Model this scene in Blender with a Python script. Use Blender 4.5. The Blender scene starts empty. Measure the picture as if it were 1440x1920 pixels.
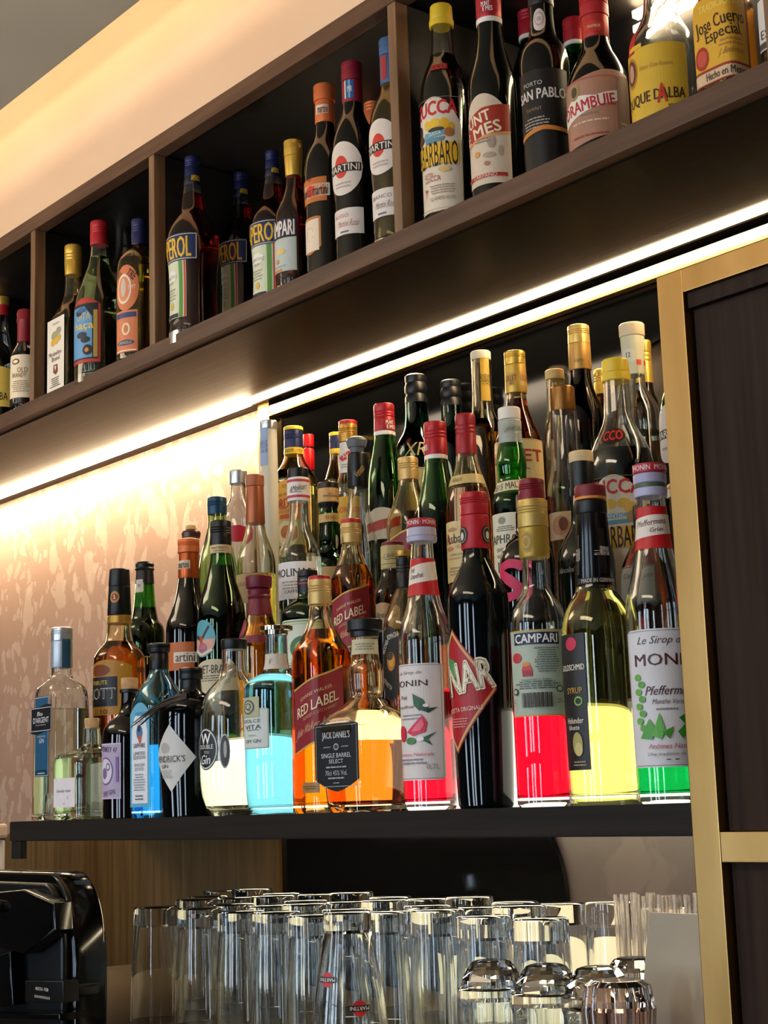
import bpy, bmesh, math, random
from mathutils import Vector, Matrix
from mathutils.geometry import tessellate_polygon
random.seed(7)
C = bpy.context.scene.collection
S = bpy.context.scene

# ------------------------------------------------------------------ camera
F = 3000.0                      # focal length in pixels of the 1440x1920 frame
YAW, PITCH, ROLL = math.radians(50.7019), math.radians(10.4188), math.radians(1.80725)
cy_, sy_, cp_, sp_ = math.cos(YAW), math.sin(YAW), math.cos(PITCH), math.sin(PITCH)
FW = Vector((-sy_*cp_, cy_*cp_, sp_))
_r = Vector((cy_, sy_, 0)); _d = FW.cross(_r)
RT = math.cos(ROLL)*_r + math.sin(ROLL)*_d
DN = -math.sin(ROLL)*_r + math.cos(ROLL)*_d
cam = bpy.data.objects.new('camera', bpy.data.cameras.new('camera'))
C.objects.link(cam)
cam.matrix_world = Matrix(((RT.x, -DN.x, -FW.x, 0), (RT.y, -DN.y, -FW.y, 0), (RT.z, -DN.z, -FW.z, 0), (0, 0, 0, 1)))
cam.data.sensor_fit = 'AUTO'; cam.data.sensor_width = 36; cam.data.lens = F*36/1920
cam.data.clip_start = 0.02; cam.data.clip_end = 50
S.camera = cam

# ------------------------------------------------------------------ world, lights, exposure
w = bpy.data.worlds.new('world'); S.world = w; w.use_nodes = True
w.node_tree.nodes['Background'].inputs[0].default_value = (1.0, 0.8, 0.62, 1)
w.node_tree.nodes['Background'].inputs[1].default_value = 0.02
S.view_settings.view_transform = 'Standard'; S.view_settings.look = 'None'
S.view_settings.exposure = 0.0; S.view_settings.gamma = 1.0
S.view_settings.use_curve_mapping = False
S.cycles.use_denoising = True
S.cycles.max_bounces = 20; S.cycles.transmission_bounces = 20; S.cycles.transparent_max_bounces = 24
S.cycles.glossy_bounces = 6; S.cycles.diffuse_bounces = 4
S.cycles.sample_clamp_indirect = 4.0
S.cycles.blur_glossy = 0.3
S.cycles.sample_clamp_direct = 0.0

def area(name, loc, rot, sx, sy, power, col):
    l = bpy.data.lights.new(name, 'AREA'); l.shape = 'RECTANGLE'; l.size = sx; l.size_y = sy
    l.energy = power; l.color = col
    o = bpy.data.objects.new(name, l); C.objects.link(o); o.location = loc; o.rotation_euler = rot
    return o
WIN_E, WIN_COL = 11.0, (0.66, 0.82, 1.0)      # daylight in the window panes behind the camera
LED_E, LED_COL = 55.0, (1.0, 0.76, 0.46)     # warm strips under the soffit
BOX_E = 1.7                                  # light box of the first display step
COVE_E = 17.0
area('warm_fill_light', (-0.9, -0.9, 1.20), (0, 0, 0), 1.6, 0.5, 26, (1.0, 0.80, 0.58))  # added warm fill from overhead for labels and bottles, unseen
area('warm_fill_light', (-3.2, 0.1, 1.20), (0, 0, 0), 1.2, 0.5, 16, (1.0, 0.80, 0.58))  # second added overhead fill, further left
area('ceiling_fill_light', (-2.6, -0.3, 0.3), (math.radians(180), 0, 0), 2.5, 0.3, 42, (1.0, 0.84, 0.64))  # added fill aimed upward to brighten the grey ceiling

# ------------------------------------------------------------------ pixel / world helpers (1440x1920 pixels)
def ray(px, py):
    return ((px-720)/F)*RT + ((py-960)/F)*DN + FW
def at(px, py, Y):
    v = ray(px, py); return v*(Y/v.y)
def z_of(X, Y, py):
    k = (py-960)/F
    a0 = DN.x*X + DN.y*Y; b0 = FW.x*X + FW.y*Y
    return (k*b0-a0)/(DN.z-k*FW.z)

# ------------------------------------------------------------------ materials
def srgb(c):
    if isinstance(c, str):
        c = tuple(int(c[i:i+2], 16)/255 for i in (0, 2, 4))
    return tuple((v/12.92 if v <= 0.04045 else ((v+0.055)/1.055)**2.4) for v in c)
_M = {}
def pbr(key, col, rough=0.5, metal=0.0, trans=0.0, ior=1.45, emit=0.0, ecol=None, coat=0.0, raw=False):
    k = (key, col, rough, metal, trans, ior, emit)
    if k in _M: return _M[k]
    m = bpy.data.materials.new(key); m.use_nodes = True
    b = m.node_tree.nodes['Principled BSDF']
    c = col if raw else srgb(col)
    b.inputs['Base Color'].default_value = (*c, 1); b.inputs['Roughness'].default_value = rough
    b.inputs['Metallic'].default_value = metal; b.inputs['IOR'].default_value = ior
    b.inputs['Transmission Weight'].default_value = trans
    if coat: b.inputs['Coat Weight'].default_value = coat
    if emit:
        b.inputs['Emission Color'].default_value = (*(ecol or c), 1); b.inputs['Emission Strength'].default_value = emit
    _M[k] = m; return m
def paper(col):
    k = ('paper', col)
    if k in _M: return _M[k]
    m = pbr('label_paper', col, 0.45); nt = m.node_tree; b = nt.nodes['Principled BSDF']
    n = nt.nodes.new('ShaderNodeTexNoise'); n.inputs['Scale'].default_value = 60
    tc = nt.nodes.new('ShaderNodeTexCoord'); nt.links.new(tc.outputs['Object'], n.inputs['Vector'])
    mx = nt.nodes.new('ShaderNodeMix'); mx.data_type = 'RGBA'; mx.blend_type = 'MULTIPLY'
    mx.inputs[6].default_value = (*srgb(col), 1); mx.inputs[7].default_value = (0.86, 0.84, 0.80, 1)
    nt.links.new(n.outputs['Fac'], mx.inputs[0]); nt.links.new(mx.outputs[2], b.inputs['Base Color'])
    _M[k] = m; return m
def ink(col): return pbr('print_ink', col, 0.45)
def foil(col, rough=0.32, metal=0.55): return pbr('cap_foil', col, rough, metal)
def plastic(col, rough=0.35): return pbr('cap_plastic', col, rough)
def glass(col='ffffff', ior=1.47): return pbr('bottle_glass', col, 0.0, 0, 1.0, ior)
def liquid(col): return pbr('liquid', col, 0.0, 0, 1.0, 1.345)
def dark(col): return pbr('dark_bottle', col, 0.06, 0, 0, 1.5)
def wood(key, c1, c2, scale=(1, 1, 1), rough=0.5, rot=(0, 0, 0), bump=0.15, spec=0.5, coat=0.0):
    if key in _M: return _M[key]
    m = bpy.data.materials.new(key); m.use_nodes = True; nt = m.node_tree; b = nt.nodes['Principled BSDF']
    tc = nt.nodes.new('ShaderNodeTexCoord'); mp = nt.nodes.new('ShaderNodeMapping')
    mp.inputs['Scale'].default_value = scale; mp.inputs['Rotation'].default_value = rot
    n = nt.nodes.new('ShaderNodeTexNoise'); n.inputs['Scale'].default_value = 4; n.inputs['Detail'].default_value = 8
    n2 = nt.nodes.new('ShaderNodeTexNoise'); n2.inputs['Scale'].default_value = 1.3
    rp = nt.nodes.new('ShaderNodeValToRGB')
    rp.color_ramp.elements[0].color = (*srgb(c1), 1); rp.color_ramp.elements[1].color = (*srgb(c2), 1)
    rp.color_ramp.elements[0].position = 0.3; rp.color_ramp.elements[1].position = 0.7
    ad = nt.nodes.new('ShaderNodeMath'); ad.operation = 'MULTIPLY_ADD'; ad.inputs[1].default_value = 0.35
    L = nt.links.new
    L(tc.outputs['Object'], mp.inputs['Vector']); L(mp.outputs[0], n.inputs['Vector']); L(tc.outputs['Object'], n2.inputs['Vector'])
    sb = nt.nodes.new('ShaderNodeMath'); sb.operation = 'SUBTRACT'; sb.inputs[1].default_value = 0.5
    L(n2.outputs['Fac'], sb.inputs[0]); L(sb.outputs[0], ad.inputs[0]); L(n.outputs['Fac'], ad.inputs[2])
    L(ad.outputs[0], rp.inputs['Fac']); L(rp.outputs['Color'], b.inputs['Base Color'])
    bp = nt.nodes.new('ShaderNodeBump'); bp.inputs['Strength'].default_value = bump; bp.inputs['Distance'].default_value = 0.002
    L(n.outputs['Fac'], bp.inputs['Height']); L(bp.outputs[0], b.inputs['Normal'])
    b.inputs['Roughness'].default_value = rough; b.inputs['Specular IOR Level'].default_value = spec
    b.inputs['Coat Weight'].default_value = coat
    _M[key] = m; return m
def stone(key, base, chip, vein, rough=0.25, scale=16):
    if key in _M: return _M[key]
    m = bpy.data.materials.new(key); m.use_nodes = True; nt = m.node_tree; b = nt.nodes['Principled BSDF']; L = nt.links.new
    tc = nt.nodes.new('ShaderNodeTexCoord'); nz = nt.nodes.new('ShaderNodeTexNoise'); nz.inputs['Scale'].default_value = 9; nz.inputs['Detail'].default_value = 5
    mixv = nt.nodes.new('ShaderNodeMix'); mixv.data_type = 'RGBA'; mixv.blend_type = 'LINEAR_LIGHT'; mixv.inputs[0].default_value = 0.06
    mp = nt.nodes.new('ShaderNodeMapping'); mp.inputs['Scale'].default_value = (1, 1, 0.55)
    L(tc.outputs['Object'], mp.inputs['Vector']); L(tc.outputs['Object'], nz.inputs['Vector'])
    L(mp.outputs[0], mixv.inputs[6]); L(nz.outputs['Color'], mixv.inputs[7])
    prev = None
    for i, (sc, thr, cc) in enumerate(((scale, 0.30, chip), (scale*2.3, 0.26, chip), (scale*1.4, 0.16, vein))):
        v = nt.nodes.new('ShaderNodeTexVoronoi'); v.inputs['Scale'].default_value = sc
        L(mixv.outputs[2], v.inputs['Vector'])
        sp = nt.nodes.new('ShaderNodeSeparateColor'); L(v.outputs['Color'], sp.inputs[0])
        # a cell is a chip when its random value passes; its rim stays base
        gt = nt.nodes.new('ShaderNodeMath'); gt.operation = 'GREATER_THAN'; gt.inputs[1].default_value = 0.35 if i < 2 else 0.8
        L(sp.outputs[i % 3], gt.inputs[0])
        mr = nt.nodes.new('ShaderNodeMapRange'); mr.inputs[1].default_value = thr+0.17; mr.inputs[2].default_value = thr+0.11
        L(v.outputs['Distance'], mr.inputs[0])
        mu = nt.nodes.new('ShaderNodeMath'); mu.operation = 'MULTIPLY'; L(gt.outputs[0], mu.inputs[0]); L(mr.outputs[0], mu.inputs[1])
        mx = nt.nodes.new('ShaderNodeMix'); mx.data_type = 'RGBA'; mx.inputs[7].default_value = (*srgb(cc), 1)
        sc2 = nt.nodes.new('ShaderNodeMath'); sc2.operation = 'MULTIPLY'; sc2.inputs[1].default_value = 0.6; L(mu.outputs[0], sc2.inputs[0])
        L(sc2.outputs[0], mx.inputs[0])
        if prev is None:
            rp = nt.nodes.new('ShaderNodeMix'); rp.data_type = 'RGBA'; rp.inputs[6].default_value = (*srgb(base), 1)
            rp.inputs[7].default_value = (*srgb(vein), 1); L(nz.outputs['Fac'], rp.inputs[0]); prev = rp.outputs[2]
        L(prev, mx.inputs[6]); prev = mx.outputs[2]
    L(prev, b.inputs['Base Color']); b.inputs['Roughness'].default_value = rough
    _M[key] = m; return m
def brushed(key, c1, c2, rough=0.35, metal=1.0, scale=(3, 3, 3)):
    if key in _M: return _M[key]
    m = wood(key, c1, c2, scale, rough, bump=0.03); m.node_tree.nodes['Principled BSDF'].inputs['Metallic'].default_value = metal
    return m

# ------------------------------------------------------------------ object helpers
def tag(o, label=None, cat=None, group=None, kind=None):
    if label: o['label'] = label
    if cat: o['category'] = cat
    if group: o['group'] = group
    if kind: o['kind'] = kind
    return o
def link(name, me, mats, parent=None, smooth=False):
    o = bpy.data.objects.new(name, me); C.objects.link(o)
    for m in (mats if isinstance(mats, (list, tuple)) else [mats]): me.materials.append(m)
    if parent is not None: o.parent = parent
    if smooth:
        for p in me.polygons: p.use_smooth = True
    return o
def empty(name, loc, label, cat, group=None):
    o = bpy.data.objects.new(name, None); C.objects.link(o); o.location = loc; o.empty_display_size = 0.02
    return tag(o, label, cat, group)
def box_bm(x0, x1, y0, y1, z0, z1, bev=0.0, bm=None):
    own = bmesh.new()
    r = bmesh.ops.create_cube(own, size=1)
    for v in own.verts:
        v.co = Vector((x0+(v.co.x+.5)*(x1-x0), y0+(v.co.y+.5)*(y1-y0), z0+(v.co.z+.5)*(z1-z0)))
    if bev: bmesh.ops.bevel(own, geom=own.edges[:], offset=bev, segments=2, affect='EDGES', profile=0.6)
    if bm is None: return own
    me = bpy.data.meshes.new('t'); own.to_mesh(me); own.free(); bm.from_mesh(me); bpy.data.meshes.remove(me); return bm
def bm_obj(name, bm, mats, parent=None, smooth=False):
    me = bpy.data.meshes.new(name); bm.to_mesh(me); bm.free(); return link(name, me, mats, parent, smooth)
def box(name, x0, x1, y0, y1, z0, z1, mat, parent=None, bev=0.001):
    return bm_obj(name, box_bm(x0, x1, y0, y1, z0, z1, bev), mat, parent)
def struct(o): o['kind'] = 'structure'; return o
def autosmooth(me, ang=35):
    for p in me.polygons: p.use_smooth = True
    bm = bmesh.new(); bm.from_mesh(me)
    lim = math.radians(ang)
    for e in bm.edges:
        if len(e.link_faces) == 2 and e.calc_face_angle(0) > lim: e.smooth = False
    bm.to_mesh(me); bm.free()
def sqr(th, n, a=0.0):
    if n <= 2.01: return 1.0
    c, s = abs(math.cos(th-a)), abs(math.sin(th-a))
    return 1.0/((c**n+s**n)**(1.0/n))
def lathe_mesh(name, pts, seg=36, closed_top=True, closed_bot=True, sect=None, flute=None):
    """pts: (z, r) from top to bottom in local space. sect(z) -> superellipse exponent; flute=(count, depth)."""
    vs, fs = [], []
    for z, r in pts:
        n = sect(z) if sect else 2
        for i in range(seg):
            th = 2*math.pi*i/seg
            rr = r*sqr(th, n)
            if flute: rr *= 1+flute[1]*math.cos(flute[0]*th)
            vs.append((rr*math.cos(th), rr*math.sin(th), z))
    for j in range(len(pts)-1):
        for i in range(seg):
            a, b = j*seg+i, j*seg+(i+1) % seg
            fs.append((a, a+seg, b+seg, b))
    if closed_top: fs.append(tuple(range(seg)))
    if closed_bot: fs.append(tuple(reversed([(len(pts)-1)*seg+i for i in range(seg)])))
    me = bpy.data.meshes.new(name); me.from_pydata(vs, [], fs); me.update(); return me
def chaikin(pts, it=2):
    for _ in range(it):
        q = [pts[0]]
        for a, b in zip(pts[:-1], pts[1:]):
            q.append((a[0]*.75+b[0]*.25, a[1]*.75+b[1]*.25)); q.append((a[0]*.25+b[0]*.75, a[1]*.25+b[1]*.75))
        q.append(pts[-1]); pts = q
    return pts
def interp(pts, z):
    if z >= pts[0][0]: return pts[0][1]
    for a, b in zip(pts[:-1], pts[1:]):
        if b[0] <= z <= a[0]:
            t = (a[0]-z)/max(1e-9, a[0]-b[0]); return a[1]+(b[1]-a[1])*t
    return pts[-1][1]

# ------------------------------------------------------------------ lettering
_TX = {}
def text2d(s, bold=0.0):
    """flat text as (verts2d, polygons), normalised so that it spans x -0.5..0.5 and y -0.5..0.5"""
    k = s
    if k in _TX: return _TX[k]
    cu = bpy.data.curves.new('txt', 'FONT'); cu.body = s; cu.size = 1; cu.resolution_u = 2; cu.offset = 0
    ob = bpy.data.objects.new('txt', cu); C.objects.link(ob)
    me = bpy.data.meshes.new_from_object(ob)
    vs = [(v.co.x, v.co.y) for v in me.vertices]; ps = [tuple(p.vertices) for p in me.polygons]
    bpy.data.objects.remove(ob); bpy.data.meshes.remove(me); bpy.data.curves.remove(cu)
    if vs:
        x0, x1 = min(v[0] for v in vs), max(v[0] for v in vs); y0, y1 = min(v[1] for v in vs), max(v[1] for v in vs)
        vs = [((x-x0)/max(1e-6, x1-x0)-.5, (y-y0)/max(1e-6, y1-y0)-.5) for x, y in vs]
    _TX[k] = (vs, ps); return _TX[k]

class Flat:
    """collects flat coloured shapes in label space (metres: s to the right, z up) and wraps them on a surface"""
    def __init__(self): self.v = []; self.f = []; self.m = []; self.mats = []
    def mi(self, mat):
        if mat not in self.mats: self.mats.append(mat)
        return self.mats.index(mat)
    def poly(self, pts, mat, lift=0.0):
        k = self.mi(mat); b = len(self.v); self.v += [(x, y, lift) for x, y in pts]
        if len(pts) <= 4: self.f.append(tuple(range(b, b+len(pts)))); self.m.append(k)
        else:
            for t in tessellate_polygon([[Vector((x, y, 0)) for x, y in pts]]): self.f.append(tuple(b+i for i in t)); self.m.append(k)
    def strip(self, lo, hi, u0, u1, mat, lift=0.0, n=None, step=0.004):
        n = n or max(1, int(abs(u1-u0)/step)); k = self.mi(mat); b = len(self.v)
        for i in range(n+1):
            u = u0+(u1-u0)*i/n; self.v += [(u, lo(u), lift), (u, hi(u), lift)]
        for i in range(n): self.f.append((b+2*i, b+2*i+2, b+2*i+3, b+2*i+1)); self.m.append(k)
    def text(self, s, cx, cy, w_, h_, mat, rot=0.0, bold=0.0, lift=0.0, slant=0.0):
        vs, ps = text2d(s, bold); 
        if not vs: return
        k = self.mi(mat); b = len(self.v); c, sn = math.cos(rot), math.sin(rot)
        d = bold*.45*h_
        sh_ = [(0, 0)] if not d else ([(-d, 0), (0, 0), (d, 0)] if bold < .05 else [(-d, 0), (0, 0), (d, 0), (0, d), (0, -d), (d*.7, d*.7), (-d*.7, d*.7), (d*.7, -d*.7), (-d*.7, -d*.7)])
        for q_, (dx, dy) in enumerate(sh_):
            b = len(self.v)
            for x, y in vs:
                x, y = x*w_+y*slant*h_, y*h_; self.v.append((cx+dx+x*c-y*sn, cy+dy+x*sn+y*c, lift+q_*1.2e-5))
            for p in ps: self.f.append(tuple(b+i for i in p)); self.m.append(k)
    def build(self, name, fn, parent, cut=0.006, cutz=0.0, curved=True, rad=0.04):
        cut = min(cut, math.sqrt(8*rad*0.00007))
        bm = bmesh.new(); vv = [bm.verts.new(p) for p in self.v]
        for f, m in zip(self.f, self.m):
            try: q = bm.faces.new([vv[i] for i in f]); q.material_index = m
            except ValueError: pass
        if not self.v: bm.free(); return None
        if curved:
            x0 = min(p[0] for p in self.v); x1 = max(p[0] for p in self.v)
            n = int((x1-x0)/cut)
            for i in range(1, n+1):
                bmesh.ops.bisect_plane(bm, geom=bm.verts[:]+bm.edges[:]+bm.faces[:], plane_co=(x0+i*cut, 0, 0), plane_no=(1, 0, 0))
        if cutz:
            z0 = min(p[1] for p in self.v); z1 = max(p[1] for p in self.v)
            for i in range(1, int((z1-z0)/cutz)+1):
                bmesh.ops.bisect_plane(bm, geom=bm.verts[:]+bm.edges[:]+bm.faces[:], plane_co=(0, z0+i*cutz, 0), plane_no=(0, 1, 0))
        for v in bm.verts: v.co = fn(v.co.x, v.co.y, v.co.z)
        return bm_obj(name, bm, self.mats, parent)

def art(fl, items, w2, h2):
    """items in label units u, v in -1..1. T text, R rect, E ellipse, P polygon, N fine lines, O ring"""
    l = 0.00025
    for it in items:
        l += 0.00008
        k = it[0]
        if k == 'T':
            _, s, u, v, tw, th, col = it[:7]; o = it[7] if len(it) > 7 else {}
            fl.text(s, u*w2, v*h2, tw*w2, th*1.45*h2, ink(col), math.radians(o.get('rot', 0)), o.get('b', 0.0), l, o.get('sl', 0))
        elif k == 'R':
            _, u0, v0, u1, v1, col = it[:6]; fl.strip(lambda u, v0=v0: v0*h2, lambda u, v1=v1: v1*h2, u0*w2, u1*w2, ink(col), l)
        elif k == 'E':
            _, u, v, ru, rv, col = it[:6]
            fl.poly([(u*w2+ru*w2*math.cos(a*math.pi/12), v*h2+rv*h2*math.sin(a*math.pi/12)) for a in range(24)], ink(col), l)
        elif k == 'P': fl.poly([(u*w2, v*h2) for u, v in it[1]], ink(it[2]), l)
        elif k == 'F':   # frame
            _, u0, v0, u1, v1, t, col = it; t2 = t*h2
            U0, U1, V0, V1 = u0*w2, u1*w2, v0*h2, v1*h2
            for a, b, c2, d in ((U0, U1, V0, V0+t2), (U0, U1, V1-t2, V1), (U0, U0+t2, V0, V1), (U1-t2, U1, V0, V1)):
                fl.strip(lambda u, c2=c2: c2, lambda u, d=d: d, a, b, ink(col), l)
        elif k == 'N':   # lines of small print too fine to read
            _, u0, u1, v0, v1, n, col = it; rnd = random.Random(n*7+int(v0*100))
            for i in range(n):
                v = v0+(v1-v0)*(i+.5)/n; ind = rnd.uniform(0, .18)*(u1-u0); x = u0+ind
                while x < u1-ind:
                    e = min(u1-ind, x+rnd.uniform(.06, .2)*(u1-u0)); hh = abs(v1-v0)/n*.22
                    fl.poly([(x*w2, (v-hh)*h2), (e*w2, (v-hh)*h2), (e*w2, (v+hh)*h2), (x*w2, (v+hh)*h2)], ink(col), l); x = e+.025*(u1-u0)
SH = {
 'rect': lambda t: (-1, 1),
 'round': lambda t: (-1+0.05*max(0, (abs(t)-.8)/.2)**2, 1-0.05*max(0, (abs(t)-.8)/.2)**2),
 'ell': lambda t: (-math.sqrt(max(0, 1-t*t)), math.sqrt(max(0, 1-t*t))),
 'dia': lambda t: (-(1-abs(t)), 1-abs(t)),
 'arch': lambda t: (-1, 1-.22*t*t),
 'archd': lambda t: (-1, 1-.5*(t*t)),
 'shield': lambda t: (-1+.35*abs(t)**1.5, 1-.06*abs(t)**6),
 'slantup': lambda t: (-1+.42*(t+1)/1, 1-.42*(1-t)/1),
 'wave': lambda t: (-1+.1*math.sin(t*3), 1+.1*math.sin(t*3)),
}

# ------------------------------------------------------------------ bottles
ROWS = {1: (1.085, -0.005), 1.5: (1.105, -0.005), 2: (1.250, 0.097), 3: (1.334, 0.097), 4: (1.435, 0.200), 5: (1.535, 0.200), 'u': (1.340, 0.748), 'v': (1.435, 0.748)}
LOG = []
def bottle(name, label, x, yr, row, prof, glas='clear', caps=(), liq=None, labels=(), sq=None, group=None, dy=0.0, cat='bottle', z0=None, wall=0.0026, seg=36, flute=None, foot=True):
    Y, Z0 = ROWS[row]; Y += dy
    if z0 is not None: Z0 = z0
    if row in (1, 'u'): yr = .5*((caps[0][0] if caps else prof[0][0])+prof[-1][0])
    P = at(x, yr, Y); X = P.x
    dist = math.hypot(X, Y); cd = Vector((-X/dist, -Y/dist, 0)); phi0 = math.atan2(-Y, -X)
    depth = lambda z: FW.x*X+FW.y*Y+FW.z*z
    def zz(ypx, hw):            # height of the point of the front surface that shows at ypx
        z = z_of(X, Y, ypx); r = hw*depth(z)/F
        return z_of(X+cd.x*r, Y+cd.y*r, ypx)
    sect = None; kq = 1.0
    def rr(ypx, hw): return hw*depth(z_of(X, Y, ypx))/F
    if sq:
        n_, ysq = sq                     # squareness and the pixel height where the shoulders end
        zs = z_of(X, Y, ysq)-Z0
        sect = lambda z: 2+(n_-2)*min(1, max(0, (zs+0.012-z)/0.018))
        pr = math.atan2(RT.y, RT.x)
        def fac(n): return max(sqr(t*math.pi/90, n)*math.cos(t*math.pi/90-pr) for t in range(180))
    pts = [(zz(y, h)-Z0, rr(y, h)) for y, h in prof]
    pts.append((0.010, pts[-1][1])); pts = [p for i, p in enumerate(pts) if i < len(pts)-1 or p[0] < pts[i-1][0]-0.002]
    if sq: pts = [(z, r/fac(sect(z))) for z, r in pts]
    rb = pts[-1][1]
    body = chaikin(pts, 2) if foot else pts
    body = body+[(0.006, rb*.995), (0.0025, rb*.975), (0.0, rb*.93)]
    root = empty(name, (X, Y, Z0), label, cat, group)
    LOG.append((name+" x%d" % x, round(pts[0][0], 3), round(max(q[1] for q in pts), 3), round(X, 3), round(Y, 3), Z0))
    if isinstance(glas, str) and glas[0] in '#@':        # opaque-looking dark or frosted glass
        me = lathe_mesh('glass_body', body, seg, sect=sect, flute=flute); o = link('glass_body', me, dark(glas[1:]) if glas[0] == '#' else pbr('frosted_glass', glas[1:], .35, 0, .35, 1.4), root); autosmooth(me, 40)
    else:
        col = {'clear': 'fbfdfa', 'green': '5fae4a', 'dgreen': '1f5a2a', 'teal': '2b6b5e', 'blue': '9fdcf5', 'amber': 'c98a4a', 'brown': '6b3a18', 'warm': 'fff3d0', 'lime': 'dfe8a0', 'pale': 'e4f0ea'}.get(glas, glas)
        inner = [(z, max(0.002, r-wall)) for z, r in body if z > 0.011]
        inner.append((0.009, max(.003, rb-wall*1.6)))
        full = list(body)
        # one closed shell: outer wall down, across the foot, inner wall up
        prof2 = inner[::-1]
        vs, fs = [], []
        allp = full+[('foot', 0)]+prof2
        ring = []
        for z, r in full: ring.append((z, r))
        rings_out = len(ring)
        for z, r in [(inner[-1][0], inner[-1][1]*.5)]+prof2: ring.append((z, r))
        for z, r in ring:
            n = sect(z) if sect else 2
            for i in range(seg):
                th = 2*math.pi*i/seg; q = r*sqr(th, n)
                if flute: q *= 1+flute[1]*math.cos(flute[0]*th)
                vs.append((q*math.cos(th), q*math.sin(th), z))
        for j in range(len(ring)-1):
            if j == rings_out-1: continue
            for i in range(seg):
                a, b = j*seg+i, j*seg+(i+1) % seg; fs.append((a, a+seg, b+seg, b))
        fs.append(tuple(reversed([(rings_out-1)*seg+i for i in range(seg)])))
        fs.append(tuple([rings_out*seg+i for i in range(seg)]))
        last = (len(ring)-1)*seg
        for i in range(seg):
            a, b = i, (i+1) % seg; fs.append((a, b, last+b, last+a))
        me = bpy.data.meshes.new('glass_body'); me.from_pydata(vs, [], fs); me.update()
        link('glass_body', me, glass(col), root); autosmooth(me, 40)
        if liq:
            lc, ly = liq[:2]; zl = z_of(X, Y, ly)-Z0
            lp = [(zl, max(.002, interp(body, zl)-wall+.0004))]+[(z, max(.002, r-wall+.0004)) for z, r in body if .011 < z < zl-.001]
            lp.append((0.0085, max(.003, rb-wall*1.6)))
            if zl > 0.02:
                me = lathe_mesh('liquid', lp, seg, sect=sect, flute=flute)
                m = dark(lc[1:]) if lc.startswith('#') else liquid(lc)
                link('liquid', me, m, root); autosmooth(me, 40)
    segs = []
    for i, cp in enumerate(caps):
        y0, y1, h0, h1, mat = cp[:5]; kind = cp[5] if len(cp) > 5 else 'p'; nm = cp[6] if len(cp) > 6 else ('cap' if i == 0 else 'collar')
        a, b = zz(y0, h0)-Z0, zz(y1, h1)-Z0; ra, rb2 = rr(y0, h0), rr(y1, h1); H = a-b
        if kind == 's':     # screw cap: knurled top, two rolled grooves
            q = [(a, ra*.90), (a-H*.03, ra*.98), (a-H*.08, ra)]
            for g in (.30, .40, .50): 
                q += [(a-H*(g-.03), ra), (a-H*g, ra*.955), (a-H*(g+.03), ra)]
            q += [(b+H*.05, rb2), (b, rb2*.985)]
        elif kind == 'w':   # irregular sealing wax
            q = [(a, ra*.85), (a-H*.1, ra*1.02), (a-H*.25, ra*.96), (a-H*.32, ra*1.05), (a-H*.42, ra*.93), (a-H*.8, rb2*.98), (b, rb2)]
        elif kind == 'k':   # moulded stopper with waists
            q = [(a, ra*.8), (a-H*.06, ra), (a-H*.22, ra), (a-H*.30, ra*.93), (a-H*.42, ra*1.05), (a-H*.60, ra*1.05), (a-H*.70, ra*.92), (a-H*.82, rb2*1.0), (b, rb2)]
        elif kind == 'd': q = [(a, ra*.55), (a-H*.18, ra*.9), (a-H*.4, ra), (a-H*.6, ra*.97), (b, rb2)]
        else: q = [(a, ra*.93), (a-min(.0015, H*.1), ra), (b+min(.0015, H*.1), rb2), (b, rb2*.96)]
        me = lathe_mesh(nm, q, 32); link(nm, me, mat, root); autosmooth(me, 30); segs.append((a, b, ra, rb2))
    def R_at(z):
        for a, b, ra, rb2 in segs:
            if b <= z <= a: return ra+(rb2-ra)*(a-z)/max(1e-6, a-b)
        return interp(body, z)
    for lb in labels:
        y0, y1, d0, d1, col, shape, items = lb[:7]; o = lb[7] if len(lb) > 7 else {}
        hwm = 0
        ym = (y0+y1)/2; zmid = z_of(X, Y, ym)-Z0; r0 = R_at(zmid)
        for _ in range(3):
            zt = z_of(X+cd.x*r0, Y+cd.y*r0, y0)-Z0; zb = z_of(X+cd.x*r0, Y+cd.y*r0, y1)-Z0; r0 = R_at((zt+zb)/2)
        h2 = (zt-zb)/2; zc = (zt+zb)/2
        fl = Flat(); lift = o.get('lift', 0.0005)
        if sq and 'face' in o:       # flat label on a face of a square bottle
            nrm = Vector((0, -1, 0)) if o['face'] == 'L' else Vector((1, 0, 0)); tan = Vector((1, 0, 0)) if o['face'] == 'L' else Vector((0, 1, 0))
            R = r0; u0, u1 = d0*R, d1*R; w2 = (u1-u0)/2; uc = (u0+u1)/2
            fn = lambda s, z, l, nrm=nrm, tan=tan, R=R, uc=uc, zc=zc, lift=lift: nrm*(R+lift+l)+tan*(uc+s)+Vector((0, 0, zc+z))
            curved = False
        else:
            a0, a1 = phi0+math.radians(d0), phi0+math.radians(d1); w2 = (a1-a0)/2*r0; ac = (a0+a1)/2
            tl = math.tan(math.radians(o.get('tilt', 0)))
            def fn(s, z, l, ac=ac, r0=r0, zc=zc, lift=lift, tl=tl):
                zq = zc+z+tl*s; R = (R_at(zq) if o.get('follow', True) else r0)
                if sq: R *= sqr(ac+s/r0, sect(zq))
                R += lift+l; th = ac+s/r0
                return Vector((R*math.cos(th), R*math.sin(th), zq))
            curved = True
        f = SH[shape]
        fl.strip(lambda u: f(u/w2)[0]*h2, lambda u: f(u/w2)[1]*h2, -w2, w2, paper(col), 0, n=24)
        _rs = [R_at(zc+h2*q*.2) for q in range(-5, 6)]; spread = max(_rs)-min(_rs) > .0004
        lab = root if o.get('hide') else fl.build(o.get('name', 'label'), fn, root, curved=False, cutz=0.004 if spread else 0)
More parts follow.
